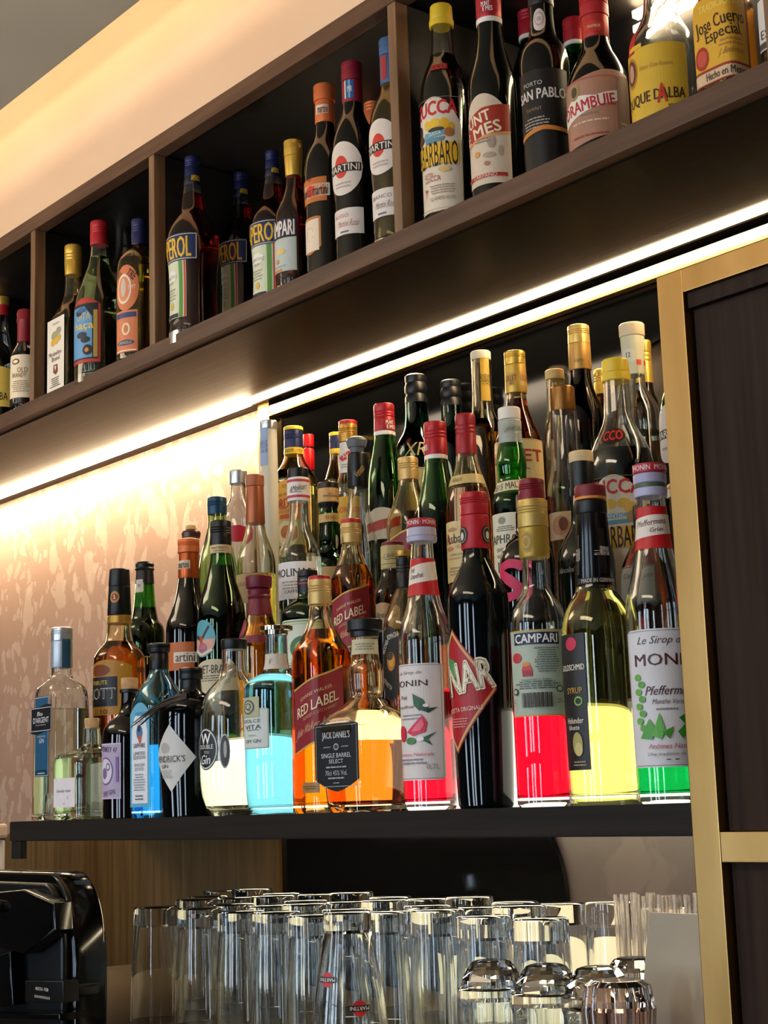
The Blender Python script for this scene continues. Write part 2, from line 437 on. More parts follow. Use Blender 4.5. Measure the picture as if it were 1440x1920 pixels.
        if items:
            f2 = Flat(); art(f2, items, w2, h2); f2.build('lettering' if o.get('hide') else 'label_print', fn, lab, curved=curved, cutz=0.004 if spread else 0, rad=r0)
    root['_phi'] = phi0
    del root['_phi']
    return root

# ================================================================== the room and the fixed joinery
WOOD_FRAME = wood('walnut_edge_wood', '4a3427', '664a38', (1.2, 18, 18), 0.5, spec=.3)
WOOD_V = wood('walnut_edge_wood_upright', '66492f', '8a6a4c', (18, 18, 1.2), 0.45)
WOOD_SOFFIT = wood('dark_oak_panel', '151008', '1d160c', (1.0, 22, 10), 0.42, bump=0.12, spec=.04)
WOOD_DARK = wood('black_brown_wood', '0e0b09', '17120f', (1.2, 20, 20), 0.5)
WOOD_SHELF = wood('dark_shelf_wood', '17120e', '221b16', (1.0, 22, 22), 0.6, bump=0.35, spec=.2)
WOOD_DOOR = wood('dark_door_wood', '271b15', '38281f', (22, 22, 0.8), 0.65, bump=0.3, spec=.12)
WOOD_BACK = wood('brown_back_panel_wood', '4e3a1e', '6a5230', (26, 26, 0.9), 0.42, bump=0.3)
BRASS = brushed('brushed_brass', 'a67f48', 'bc955c', 0.38, 1.0, (6, 6, 1.5))
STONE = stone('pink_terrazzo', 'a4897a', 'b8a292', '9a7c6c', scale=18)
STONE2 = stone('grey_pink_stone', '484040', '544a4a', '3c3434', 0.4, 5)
STONE_D = stone('reflected_terrazzo', '3c342a', '2a241e', '4a4036', 0.3, 22)
BLACK = pbr('black_glass', '060606', 0.08)
CREAM = wood('cream_plaster', 'dcbf9f', 'e0c6a8', (1, 1, 1), 0.8, bump=0.02)
GREY = wood('grey_plaster', 'a8a498', 'b0aca0', (1, 1, 1), 0.85, bump=0.02)
ACRYL = pbr('glow_acrylic', '7a7464', 0.3, emit=0.6, ecol=(1.0, .86, .55))  # glow added to brighten the rear bottles from below
LIT = pbr('lit_opal_acrylic', 'fffdf0', 0.4, emit=BOX_E, ecol=(1.0, 0.97, 0.80))
LED = pbr('led_strip_light', 'fff4e0', 0.5, emit=LED_E, ecol=LED_COL)
LED_MIRROR = pbr('mirrored_led_glow', 'fff4e0', 0.5, emit=LED_E*.5, ecol=LED_COL)  # glow of the soffit strip's mirror image
LED3 = pbr('cabinet_led_light', 'fff4e0', 0.5, emit=24, ecol=LED_COL)
COVE = pbr('cove_strip_light', 'fff0d8', 0.5, emit=COVE_E, ecol=(1.0, 0.82, 0.58))
ALU = pbr('aluminium_profile', '8c8478', 0.4, 0.9)

XL, XR = -5.0, 1.8
# room shell
struct(box('floor', XL, XR, -3.0, 1.9, -1.62, -1.57, wood('floor_oak', '2a2018', '3a2c20', (1.5, 12, 1), 0.4)))
struct(box('ceiling', XL, XR, -3.0, 1.17, 1.23, 1.25, GREY, bev=0))
struct(box('wall_back', XL, XR, 1.82, 1.9, -1.57, 1.6, WOOD_DARK, bev=0))
DIM = wood('dim_room_plaster', '241e18', '2c251e', (1, 1, 1), .85, bump=.02)
struct(box('wall_left', XL-.06, XL, -3.0, 1.9, -1.57, 1.6, DIM, bev=0))
struct(box('wall_right', XR, XR+.06, -3.0, 1.9, -1.57, 1.6, DIM, bev=0))
fw_ = struct(box('wall_front', XL, XR, -3.08, -3.0, -1.57, 1.6, DIM, bev=0))
PANE = pbr('daylight_window_pane', 'dfeaff', 0.5, emit=WIN_E, ecol=WIN_COL)
for i, (a, b) in enumerate(((-3.6, -3.0), (-1.75, -1.35), (-0.95, -0.55), (0.75, 1.15))):
    wo = struct(box('window_%d' % (i+1), a, b, -3.0, -2.985, -0.75, 0.95, PANE, bev=0))
    fr = bmesh.new()
    for q in ((a-.05, a, -.8, 1.0), (b, b+.05, -.8, 1.0), (a, b, -.8, -.75), (a, b, .95, 1.0), (a, b, .08, .12)): box_bm(q[0], q[1], -2.99, -2.955, q[2], q[3], 0, fr)
    bm_obj('window_frame', fr, pbr('window_frame_paint', '2a2622', .5), wo)
# bulkhead above the cabinet with the light cove
struct(box('wall_upper', XL, XR, 1.33, 1.40, 1.10, 1.42, CREAM, bev=0))
struct(box('ceiling_cove', XL, XR, 0.9, 1.40, 1.42, 1.46, CREAM, bev=0))
cs = tag(box('cove_light_strip', XL+.2, XR-.2, 1.10, 1.14, 1.251, 1.262, COVE, bev=0), 'warm light strip hidden behind the edge of the grey ceiling', 'light strip')

# stone wall left of the niche, posts, niche lining, soffit
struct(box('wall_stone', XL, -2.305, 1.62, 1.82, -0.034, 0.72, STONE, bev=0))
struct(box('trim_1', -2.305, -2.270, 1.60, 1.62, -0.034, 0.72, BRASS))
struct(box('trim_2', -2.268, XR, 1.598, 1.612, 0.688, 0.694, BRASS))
struct(box('wall_niche', -2.27, XR, 1.622, 1.82, -0.03, 0.72, STONE_D, bev=0))  # dark stone colour stands in for stone reflected in the mirror
# black mirror of the niche back, arc edge shaped after its reflections
bm = bmesh.new(); n = 40; fr = []
for i in range(n+1):
    x = -2.268+(XR+2.268)*i/n
    t = (x+1.95)/0.62
    lo = 0.60-0.22*max(0, 1-t*t)**.5 if abs(t) < 1 else 0.60-.0*x
    if x > -1.50: lo = 0.585 + 0.05*math.sin((x+1.5)*4)
    fr.append((x, min(.70, lo)))
vv = [(bm.verts.new((x, 1.614, z)), bm.verts.new((x, 1.614, .7155))) for x, z in fr]
for a, b in zip(vv[:-1], vv[1:]): bm.faces.new((a[0], b[0], b[1], a[1]))
r = bmesh.ops.extrude_face_region(bm, geom=bm.faces[:]); bmesh.ops.translate(bm, vec=(0, .004, 0), verts=[v for v in r['geom'] if isinstance(v, bmesh.types.BMVert)])
bmesh.ops.recalc_face_normals(bm, faces=bm.faces[:])
struct(bm_obj('wall_niche_black_panel', bm, BLACK))

# under the shelf: brown panel, black panel with rounded corner, stone
struct(box('wall_lower_left', -3.30, -2.275, 1.60, 1.62, -0.60, -0.034, WOOD_BACK, bev=0))
struct(box('wall_lower_stone', -2.275, XR, 1.621, 1.66, -0.60, -0.034, STONE2, bev=0))
bm = bmesh.new()
xa, xb, zt, zbm, rad = -2.272, -1.60, -0.034, -0.6, 0.16
pp = [(xa, zbm), (xb, zbm)]+[(xb-rad*.9+rad*.9*math.cos(t*math.pi/24), -0.14+rad*math.sin(t*math.pi/24)) for t in range(0, 9)]+[(xb-rad*.5, zt), (xa, zt)]
f = bm.faces.new([bm.verts.new((x, 1.612, z)) for x, z in pp])
r = bmesh.ops.extrude_face_region(bm, geom=[f]); bmesh.ops.translate(bm, vec=(0, .006, 0), verts=[v for v in r['geom'] if isinstance(v, bmesh.types.BMVert)])
bmesh.ops.recalc_face_normals(bm, faces=bm.faces[:])
struct(bm_obj('wall_lower_black_panel', bm, BLACK))

# upper cabinet: one open wall cabinet with four bays in view
uc = empty('wall_cabinet', (-2.0, 1.30, 0.72), 'long open walnut cabinet high on the wall, divided into bottle bays', 'cabinet')
ox, oy, oz = 2.0, -1.30, -0.72
def ubox(n, x0, x1, y0, y1, z0, z1, m, bev=.0012): return box(n, x0+ox, x1+ox, y0+oy, y1+oy, z0+oz, z1+oz, m, uc, bev)
ubox('bottom_board', XL, XR, 1.300, 1.322, 0.720, 0.748, WOOD_FRAME)
ubox('bottom_panel', XL, XR, 1.322, 1.80, 0.7205, 0.7475, WOOD_DARK, 0)
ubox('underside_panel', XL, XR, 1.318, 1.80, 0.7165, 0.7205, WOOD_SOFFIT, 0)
ubox('top_board', XL, XR, 1.300, 1.325, 1.074, 1.102, WOOD_FRAME)
ubox('top_panel', XL, XR, 1.325, 1.62, 1.078, 1.099, WOOD_DARK, 0)
ubox('back_panel', XL, XR, 1.60, 1.62, 0.7475, 1.078, WOOD_DARK, 0)
for xx in (-3.06, -2.595, -2.170, -1.5405, -0.93, -0.30):
    ubox('divider', xx-.0085, xx+.0085, 1.301, 1.323, .748, 1.074, WOOD_V)
    ubox('divider_panel', xx-.0075, xx+.0075, 1.323, 1.60, .748, 1.074, WOOD_DARK, 0)
l3 = tag(box('cabinet_light_strip', -1.36, -0.8, 1.585, 1.597, 1.062, 1.072, LED3, bev=0), 'bright light strip inside the right bay of the upper cabinet', 'light strip')
l4 = tag(box('cabinet_light_strip', -1.36, -0.8, 1.585, 1.597, 1.040, 1.050, LED3, bev=0), 'lower bright light strip inside the right bay of the upper cabinet', 'light strip')
l5 = tag(box('cabinet_light_strip', -2.10, -1.62, 1.580, 1.592, .7485, .7535, pbr('bay_led_light', 'fff4e0', .5, emit=16, ecol=LED_COL), bev=0), 'low warm light strip behind the red aperitif bottles', 'light strip')
# LED profiles under the soffit
def led(name, x0, x1, y, w_, h_, lab):
    e = empty(name, ((x0+x1)/2, y, 0.7165), lab, 'light strip'); cx = (x0+x1)/2
    box('diffuser', x0-cx, x1-cx, 0, w_, -0.0012, -0.0005, LED, e, 0)
    box('profile', x0-cx, x1-cx, w_, w_+.006, -0.004, -0.0005, ALU, e, 0); return e
led('soffit_light_strip', -2.29, XR-.1, 1.556, 0.022, 0.006, 'glowing warm light strip above its mirrored line, right of the stone wall')
ls_ = led('soffit_light_strip', XL+.1, -2.2905, 1.556, 0.022, 0.006, 'blazing warm light strip along the top of the terrazzo wall')
box('lens', XL+.1-ls_.location.x, -2.2905-ls_.location.x, .001, .021, -.0065, -.0013, pbr('added_wash_glow', 'fff4e0', 0.5, emit=LED_E*2.6, ecol=LED_COL), ls_, 0)  # raised glowing piece added to wash the soffit and stone top
e_ = empty('mirrored_strip_glow', (0, 1.60, 0.70), 'lower glowing line standing for the mirrored upper strip, above the bottle niche and brass rail', 'light strip')  # glowing line stands in for the soffit strip's reflection in black glass
box('diffuser', -2.262, XR-.1, -0.003, 0.010, -0.0045, -0.004, LED_MIRROR, e_, 0); box('profile', -2.262, XR-.1, -0.004, 0.012, -0.0038, 0.006, ALU, e_, 0)

# the bottle shelf with stepped display
sh = empty('bottle_shelf', (-1.5, 1.04, -0.032), 'thick dark wooden shelf carrying the lower rows of bottles', 'shelf')
bm = bmesh.new(); q_ = [(-.63, 0), (.624, 0), (.624, .56), (-1.25, .56)]
f_ = bm.faces.new([bm.verts.new((x, y, 0)) for x, y in q_]); r = bmesh.ops.extrude_face_region(bm, geom=[f_]); bmesh.ops.translate(bm, vec=(0, 0, .027), verts=[v for v in r['geom'] if isinstance(v, bmesh.types.BMVert)])
bmesh.ops.recalc_face_normals(bm, faces=bm.faces[:]); bmesh.ops.bevel(bm, geom=bm.edges[:], offset=.0012, segments=2, affect='EDGES'); bm_obj('shelf_board', bm, WOOD_SHELF, sh)
box('end_block', -2.128+1.5, -2.10+1.5, 0.002, 0.012, -0.0245, -0.0003, WOOD_SHELF, sh, 0.001)
UL = pbr('under_led', 'fff4e0', .5, emit=38.0, ecol=(1.0, .82, .52))
tag(box('under_shelf_light_strip', -2.2, -0.9, 1.46, 1.475, -0.040, -0.0325, UL, bev=0), 'warm light strip under the rear of the dark shelf, over the glasses', 'light strip')
tag(box('under_shelf_light_strip', -1.55, -0.9, 1.18, 1.195, -0.0352, -0.0325, UL, bev=0), 'added shorter glow strip under the right half of the dark shelf', 'light strip')  # second strip, added to brighten the glasses
ds = empty('light_box', (-1.5, 1.2005, -0.0049), 'glowing low light box behind the front row of bottles', 'display stand')
d2 = empty('display_step', (-1.5, 1.2005, -0.0049), 'raised step with added dim glow under the rearmost bottles of the niche', 'display stand')
X1 = -0.872+1.5
box('light_panel', -2.00+1.5, X1, 0.0, 0.006, 0.0, 0.098, LIT, ds, 0)
box('step', -2.07+1.5, X1, 0.0062, 0.186, 0.0, 0.1015, ACRYL, ds, 0)
box('step', -2.19+1.5, X1, 0.1864, 0.40, 0.0, 0.2045, ACRYL, d2, 0)

# right-hand cupboard with brass frame
cb = empty('cupboard', (-0.862, 1.03, -1.5), 'tall dark wood cupboard in a brass frame, right of the shelf', 'cupboard')
def cbox(n, x0, x1, y0, y1, z0, z1, m, bev=.0008): return box(n, x0+.862, x1+.862, y0-1.03, y1-1.03, z0+1.5, z1+1.5, m, cb, bev)
cbox('brass_post', -0.8755, -0.8475, 1.03, 1.055, -1.5, 0.4435, BRASS)
cbox('brass_rail', -0.8473, 0.3, 1.03, 1.055, 0.4225, 0.4435, BRASS)
cbox('brass_rail', -0.8473, 0.3, 1.03, 1.055, -0.0525, -0.0285, BRASS)
cbox('door_frame', -0.8465, 0.3, 1.034, 1.056, 0.4085, 0.4223, WOOD_DOOR)
cbox('door_panel', -0.8455, 0.3, 1.040, 1.060, -0.0283, 0.4083, WOOD_DOOR)
cbox('door_panel', -0.8455, 0.3, 1.040, 1.060, -1.5, -0.0527, WOOD_DOOR)
cbox('side_panel', -0.8625, -0.8475, 1.056, 1.60, -1.5, 0.4435, WOOD_DARK, 0)
cbox('top_panel', -0.8473, 0.3, 1.061, 1.60, 0.425, 0.4435, WOOD_DARK, 0)
tag(box('worktop', -3.3, -0.8785, 0.45, 0.983, -0.46, -0.4202, wood('worktop_wood', '241a10', '32261a', (1.2, 16, 16), .35), bev=.002), 'lower dark worktop in front of the counter, under the grinder', 'worktop')
lp_ = tag(box('added_glass_glow', -1.80, -0.88, 1.575, 1.59, -0.2538, -0.165, pbr('added_glow_panel', 'fff2d8', .5, emit=.8, ecol=(1.0, .84, .48)), bev=0), 'added low glowing panel behind the upturned glasses', 'light panel')  # added glow behind the tumblers so their bodies look bright
# counter the tumblers stand on
ct = tag(box('counter', -2.5, -0.8785, 0.984, 1.598, -0.30, -0.254, wood('counter_wood', '43341f', '55432c', (1.2, 16, 16), .35), bev=.002), 'dark wooden back counter under the upturned glasses', 'counter')

# ================================================================== bottles of the upper cabinet
GOLD = foil('d8b04a'); GOLD2 = foil('b88a3c'); GOLDP = foil('caa868', .4, .4); RED = foil('b3202a', .4, .15); DRED = foil('7e1524', .42, .15); SILVER = foil('c8ccd0', .3, .8)
NAVY = foil('1c2450', .4, .2); BLK = plastic('0b0b0c', .4); BLKF = foil('121214', .35, .2); WHT = plastic('efe8dc', .5); CORK = wood('cork', 'b98a5a', 'd3ab7c', (30, 30, 30), .9)
ORG = foil('d5703a', .42, .25); COPPER = foil('a35a34', .38, .4); YEL = plastic('e8c02a', .4); GREYP = plastic('5b6066', .5); BROWNC = foil('8a5c24', .35, .6); RSCREW = plastic('d9141c', .35)
OFFW = plastic('e8dcc8', .55)
UG = 'bottles in the upper cabinet'
K = '141210'; R_ = 'b01e28'; Wt = 'f4ece0'; CR = 'eadbbd'; YL = 'e2b326'
def B(*a, **k): return bottle(*a, **k)

# bay at the left edge of the picture
B('brandy_bottle', 'gold-capped yellow-label bottle cut by the left picture edge, leftmost bay of upper cabinet', 2, 700, 'v', [(566, 13), (628, 15), (655, 34), (672, 41), (772, 41)], 'clear', [(543, 570, 15, 14, GOLD, 's')], None,
  [(570, 590, -80, 60, R_, 'rect', []), (685, 762, -85, 35, 'e4c258', 'arch', [('E', -.5, .25, .3, .42, '5a2018'), ('E', -.5, .25, .2, .3, 'c08a60'), ('T', 'UE DALBA', .05, -.5, 1.3, .26, K), ('E', -.5, .25, .1, .16, '7a2a1c')])], group=UG)
B('brandy_bottle', 'small dark red wax-topped bottle with cream old brandy label beside left divider', 47, 700, 'u', [(612, 12), (640, 14), (655, 24), (668, 27), (757, 27)], 'clear', [(578, 640, 16, 15, DRED, 'w')], ('2a0f08', 664),
  [(664, 745, -78, 40, CR, 'rect', [('E', -.35, .68, .3, .14, '5a2a20'), ('E', -.35, .68, .2, .08, CR), ('T', 'OLD', .15, .28, .7, .16, '7c5a3c'), ('T', 'BRANDY', -.1, .04, 1.0, .14, '7c5a3c'), ('N', -.7, .7, -.75, -.2, 6, '9a8264')])], group=UG, dy=-.012)
# second bay
B('fruit_brandy_bottle', 'square gold-capped bottle with tall white label of yellow plums', 137, 700, 'u', [(508, 15), (548, 16), (572, 30), (590, 46), (731, 46)], 'warm', [(456, 513, 16.5, 15.5, GOLD, 's')], ('c9c39a', 560),
  [(592, 727, -.93, .93, 'efe6da', 'rect', [('T', 'Haselnuss', .05, .86, .8, .05, '8a7c6c'), ('E', -.15, .52, .35, .13, '9c9c78'), ('E', .35, .62, .3, .1, '9a9a80'), ('E', -.3, .34, .25, .1, 'd8a838'), ('E', .1, .36, .25, .1, 'e0b040'), ('E', .4, .42, .22, .09, 'd8a838'), ('T', 'Mirabellen-', 0, .02, 1.55, .085, '4a4038'), ('T', 'Brand', .05, -.13, .9, .085, '4a4038'), ('P', [(-.2, -.3), (.25, -.3), (.28, -.5), (.05, -.58), (-.22, -.5)], '7a3a22'), ('P', [(-.1, -.34), (.15, -.34), (.05, -.48)], 'e8dcc8'), ('N', -.6, .6, -.92, -.64, 5, '6a6058')], {'face': 'L'})], sq=(9, 588), group=UG)
B('cachaca_bottle', 'red-capped bottle with blue and black label lettered with yellow, second bay', 186, 690, 'u', [(450, 15), (485, 17), (515, 30), (545, 43), (570, 46), (712, 46)], 'pale', [(411, 456, 17, 17, RED, 's')], ('c8cf9a', 484),
  [(556, 678, -82, 3, 'b8372c', 'arch', [('R', -.95, -.9, .88, .82, '10161e'), ('P', [(-.9, -.85), (.55, -.85), (.55, .4), (.1, .72), (-.9, .72)], '5a94c4'), ('R', .62, -.85, .85, .6, 'a88c3a'), ('T', 'OITA', .0, .42, .9, .16, 'd8b030'), ('T', 'haça', 0, .12, 1.25, .2, 'ecc020', {'b': .02}), ('E', -.1, -.15, .35, .1, '14202c'), ('E', .15, -.3, .3, .1, '14202c'), ('E', -.3, .55, .25, .1, '14202c'), ('E', .3, -.62, .3, .16, '0e1218'), ('E', .25, -.62, .12, .07, 'c87c3a'), ('E', -.1, .62, .3, .08, '2c5c8c')])], group=UG)
B('clear_spirit_bottle', 'clear cork-stoppered bottle with cream round-emblem label behind blue-capped one', 229, 660, 'v', [(406, 14), (470, 15), (492, 26), (520, 38), (690, 38)], 'clear', [(390, 411, 16, 15, CORK, 'p', 'cork')], ('d6dca6', 505),
  [(545, 636, -88, -8, 'ece0cc', 'rect', [('T', 'Quitten-Bra', .05, .78, 1.7, .12, '8a6a4a'), ('E', .35, .15, .45, .36, '5c4432'), ('E', .35, .15, .3, .24, 'b08c4c'), ('E', .35, .15, .15, .12, '5c4432'), ('T', '40', .2, -.65, .6, .14, 'a8988a')])], group=UG, dy=.0)
B('limoncello_bottle', 'yellow liqueur bottle with blue cap and orange labels against divider', 261, 640, 'u', [(452, 13), (458, 15), (470, 34), (488, 43), (668, 43)], 'warm', [(408, 457, 14.5, 14, NAVY, 's')], ('e8c83c', 492),
  [(494, 580, -72, 0, 'd87c4c', 'ell', [('E', -.15, -.05, .62, .66, 'e8d8c4'), ('E', -.15, -.05, .5, .55, 'e08a5c'), ('T', 'TRE', .45, .55, .75, .22, '2a1c20', {'rot': -38, 'b': .02}), ('T', 'FIORI', -.6, .6, .5, .14, '2a1c20', {'rot': 35}), ('T', '1897', .5, .0, .5, .12, 'f0e4d0'), ('E', -.15, 0, .22, .4, 'c8b8a8')]), (580, 658, -72, -4, 'db8052', 'rect', [('R', -.9, .65, .9, .9, '2c3c6c'), ('R', -.9, -.95, .9, -.9, 'f0e0c8'), ('E', .1, .1, .35, .3, 'ead0b4'), ('E', .1, .1, .2, .2, 'c87848'), ('E', 0, -.55, .75, .13, '2c3c6c'), ('T', 'LIMONCELLO', 0, -.55, 1.1, .09, 'd8c8a0')])], group=UG)
# third bay: three red aperitif bottles of one kind, then four more
def aperitif(lab, x, yr, ys, row='u', dy=0., dl=8, top=287):
    k = ys
    P = lambda t: top+(t-287)*k
    h = k
    B('aperitif_bottle', lab, x, yr, row, [(P(320), 15*h), (P(345), 18*h), (P(372), 22*h), (P(388), 24*h), (P(398), 34*h), (P(420), 48*h), (P(450), 49.5*h), (P(500), 44*h), (P(560), 43*h), (P(634), 48*h)], 'clear', [(P(287), P(325), 14.5*h, 15.5*h, NAVY, 's'), (P(325), P(342), 15.5*h, 17*h, foil('161c3c', .4, .1))], ('8e0f14', P(364)),
      [(P(324), P(336), -25, 70, '161c3c', 'rect', [('T', 'APEROL', 0, 0, 1.3, 1.2, 'e8c020', {'b': .02})]),
       (P(432), P(482), -108, dl, '1c2c58', 'rect', [('F', -.99, -.92, .99, .92, .05, 'd8d0c0'), ('T', 'APEROL', .0, -.02, 1.55, 1.05, 'e6b422', {'b': .04})]),
       (P(484), P(590), -104, dl-25, 'd8dcc0', 'rect', [('R', .55, -1, .78, 1, '5c9440'), ('R', .86, -1, .97, 1, 'c8502c'), ('E', -.1, .5, .5, .22, 'e8e4d4'), ('T', 'APERITIVO', -.1, .48, 1.0, .09, '807868'), ('T', '1919', -.1, .28, .4, .08, '807868'), ('N', -.5, .3, -.35, .1, 4, 'a8a490'), ('E', -.05, -.55, .16, .14, 'd8b050'), ('R', -.6, -.98, .5, -.84, '141c30')], {'follow': True})], group='red aperitif bottles in the third bay', dy=dy)
aperitif('foremost left red aperitif bottle with navy label, beside the divider', 362, 560, 1.0, top=290)
aperitif('second red aperitif bottle, between two of its kind', 455, 540, .88, 'v', .03, 12, 320)
aperitif('third red aperitif bottle, directly left of gold-capped red bitter', 513, 520, .90, 'u', .045, 30, 280)
B('bitter_bottle', 'gold-capped red bitter bottle with pale blue label, upper cabinet', 552, 500, 'u', [(322, 14), (345, 15), (362, 22), (385, 35), (405, 38), (532, 38)], 'clear', [(259, 288, 17.5, 17.5, GOLD, 's'), (288, 326, 17, 15.5, GOLD)], ('8c0c18', 326),
  [(408, 442, -108, 4, '241c38', 'rect', [('T', 'CAMPARI', .0, 0, 1.8, 1.15, 'e8e0d4', {'b': .05})]), (443, 506, -108, 4, 'bfc8c4', 'rect', [('F', -.98, -.97, .98, .97, .02, 'c8a850'), ('R', -.6, -.96, .2, -.82, 'c87c34'), ('E', -.1, -.35, .12, .16, 'd8a040'), ('T', '12', -.1, -.35, .14, .14, '4a3018'), ('E', .1, .2, .3, .18, 'e0c070'), ('N', -.5, .5, -.75, -.6, 2, '98a09c')])], group=UG, dy=.0)
B('vermouth_bottle', 'brown vermouth bottle with orange cap and orange label, third bay', 612, 480, 'u', [(222, 17), (250, 20), (275, 36), (300, 41), (330, 42), (400, 40), (510, 41)], '#0a0806', [(153, 183, 20.5, 20.5, ORG, 's'), (183, 226, 18, 19, ORG)], None,
  [(195, 212, -58, 22, 'e8d8c4', 'round', [('T', 'martini', .1, 0, 1.5, 1.2, '7a2a18', {'b': .02})]), (330, 375, -96, 0, 'c8702c', 'rect', [('P', [(-.3, 1), (.2, 1), (0, .72)], 'b03a20')]), (342, 366, -98, 8, 'e4d4c0', 'round', [('E', -.05, 0, .3, .9, 'cc3a26'), ('T', 'bianco martini', .1, 0, 1.6, 1.1, '3a2418', {'b': .02})]), (402, 472, -92, -18, 'c0783c', 'shield', [('R', -.85, -.85, .85, .85, 'e6d2b8'), ('E', 0, .1, .4, .4, 'd8b08c')])], group=UG, dy=.0)
B('vermouth_bottle', 'tall dark vermouth bottle with red cap, round white label and red disc', 664, 450, 'u', [(184, 18), (205, 20), (228, 33), (255, 41), (300, 42), (400, 38), (478, 40)], '#060605', [(111, 146, 20, 20, foil('8e2030', .4, .15), 's'), (146, 188, 19.5, 19.5, foil('8e2030', .45, .1))], None,
  [(149, 183, -45, 8, '2c62a0', 'rect', [('R', -1, -1, -.65, 1, 'd8c8b8'), ('R', -.1, -1, .3, 1, '78a8d0'), ('T', 'MR', .2, 0, 1.0, .45, 'f0e8dc')]), (262, 362, -92, 22, 'eadcd0', 'ell', [('E', -.05, .05, .36, .42, 'd23a28'), ('P', [(-.92, -.16), (.92, -.16), (.92, .16), (-.92, .16)], '1c1814'), ('T', 'MARTINI', 0, 0, 1.68, .17, 'eadcd0', {'b': .03}), ('N', -.5, .5, -.75, -.5, 2, 'b8a8a0')]), (388, 437, -85, 22, 'e8dcd2', 'rect', [('T', 'ROSSO', -.25, .45, .9, .2, 'a84a44'), ('T', 'Martini Rossi', .15, -.15, 1.2, .34, 'b06a6a', {'sl': .3}), ('R', -.3, -.85, .2, -.72, '6a6a8a')])], group=UG)
B('vermouth_bottle', 'orange-capped bottle mostly hidden behind two vermouth bottles', 702, 300, 'v', [(230, 15), (255, 30), (280, 36), (430, 36)], '#0a0806', [(173, 235, 17, 16, ORG, 's')], group=UG, dy=.05)
B('vermouth_bottle', 'pale yellow vermouth bottle with round white label against the divider', 737, 430, 'u', [(148, 19), (165, 22), (190, 37), (215, 44), (260, 45), (400, 41), (458, 44)], 'warm', [(66, 98, 21, 21, foil('4c6a94', .4, .2), 's'), (98, 152, 20.5, 20.5, foil('3c5c8c', .4, .2))], ('e6d888', 160),
  [(102, 146, -62, -22, 'a83838', 'rect', []), (218, 322, -92, 18, 'eadcd0', 'ell', [('E', -.05, .05, .36, .42, 'd23a28'), ('P', [(-.92, -.16), (.92, -.16), (.92, .16), (-.92, .16)], '1c1814'), ('T', 'MARTINI', 0, 0, 1.68, .17, 'eadcd0', {'b': .03}), ('N', -.5, .5, -.75, -.5, 2, 'b8a8a0')]), (350, 402, -85, 18, 'e8dcd2', 'rect', [('T', 'BIANCO', -.1, .45, 1.2, .2, '7c6c64'), ('T', 'Martini Rossi', .15, -.15, 1.2, .34, '8a8480', {'sl': .3}), ('R', -.3, -.85, .2, -.72, '6a6a8a')])], group=UG, dy=.0)
# fourth bay
B('rhubarb_liqueur_bottle', 'dark liqueur bottle with yellow cap and tall white label with lemons, upper cabinet', 834, 380, 'u', [(38, 20), (100, 22), (118, 34), (145, 44), (175, 46), (402, 46)], 'clear', [(3, 30, 20.5, 22, YEL), (30, 42, 23.5, 23, YEL)], ('#050404', 108),
  [(118, 130, -40, 12, '7c1420', 'rect', [('T', 'CCO', 0, 0, 1.6, 1.5, 'b81c24', {'b': .03})], {'lift': .0008}),
   (178, 392, -98, 38, 'e6d8c2', 'archd', [('T', 'ZUCCA', -.02, .80, 1.75, .17, 'c42434', {'b': .07}), ('E', -.25, .52, .13, .08, 'e6b830'), ('E', .05, .52, .2, .09, 'e8bc38'), ('E', .4, .5, .16, .1, 'e2b02c'), ('E', .62, .44, .12, .08, 'dca62c'), ('E', -.65, .45, .14, .12, '2c2a1c'), ('E', .1, .41, .3, .04, '3c3a28'), ('P', [(-.4, .26), (.45, .3), (.5, .38), (-.35, .38)], '6c9cac'), ('T', 'ZUCCA', .05, .345, .45, .04, 'f0e8d8'), ('P', [(-.3, .18), (.35, .2), (.4, .27), (-.35, .26)], '5c8c9c'), ('E', .55, .34, .16, .08, 'a8683c'), ('E', -.62, .3, .2, .08, '6a3a28'), ('R', -.98, -.2, .86, .17, 'e8b42c'), ('T', 'RABARBARO', -.06, -.02, 1.78, .3, '1a1410', {'b': .0}), ('T', 'DITTA', -.25, -.36, .4, .045, '9a3040'), ('T', 'ZUCCA', -.1, -.44, .62, .065, '9a3040'), ('E', .35, -.3, .2, .05, 'dcb870'), ('N', -.2, .7, -.72, -.55, 4, 'a09080'), ('P', [(-.52, -.85), (-.36, -.7), (-.42, -.6), (-.3, -.6)], 'c02030'), ('T', 'LIQ. ANNESSO 16% VOL.', .25, -.8, .9, .05, '786858'), ('F', -.97, -.97, .95, .97, .006, '9a8a70')], {})], group=UG, dy=.005)
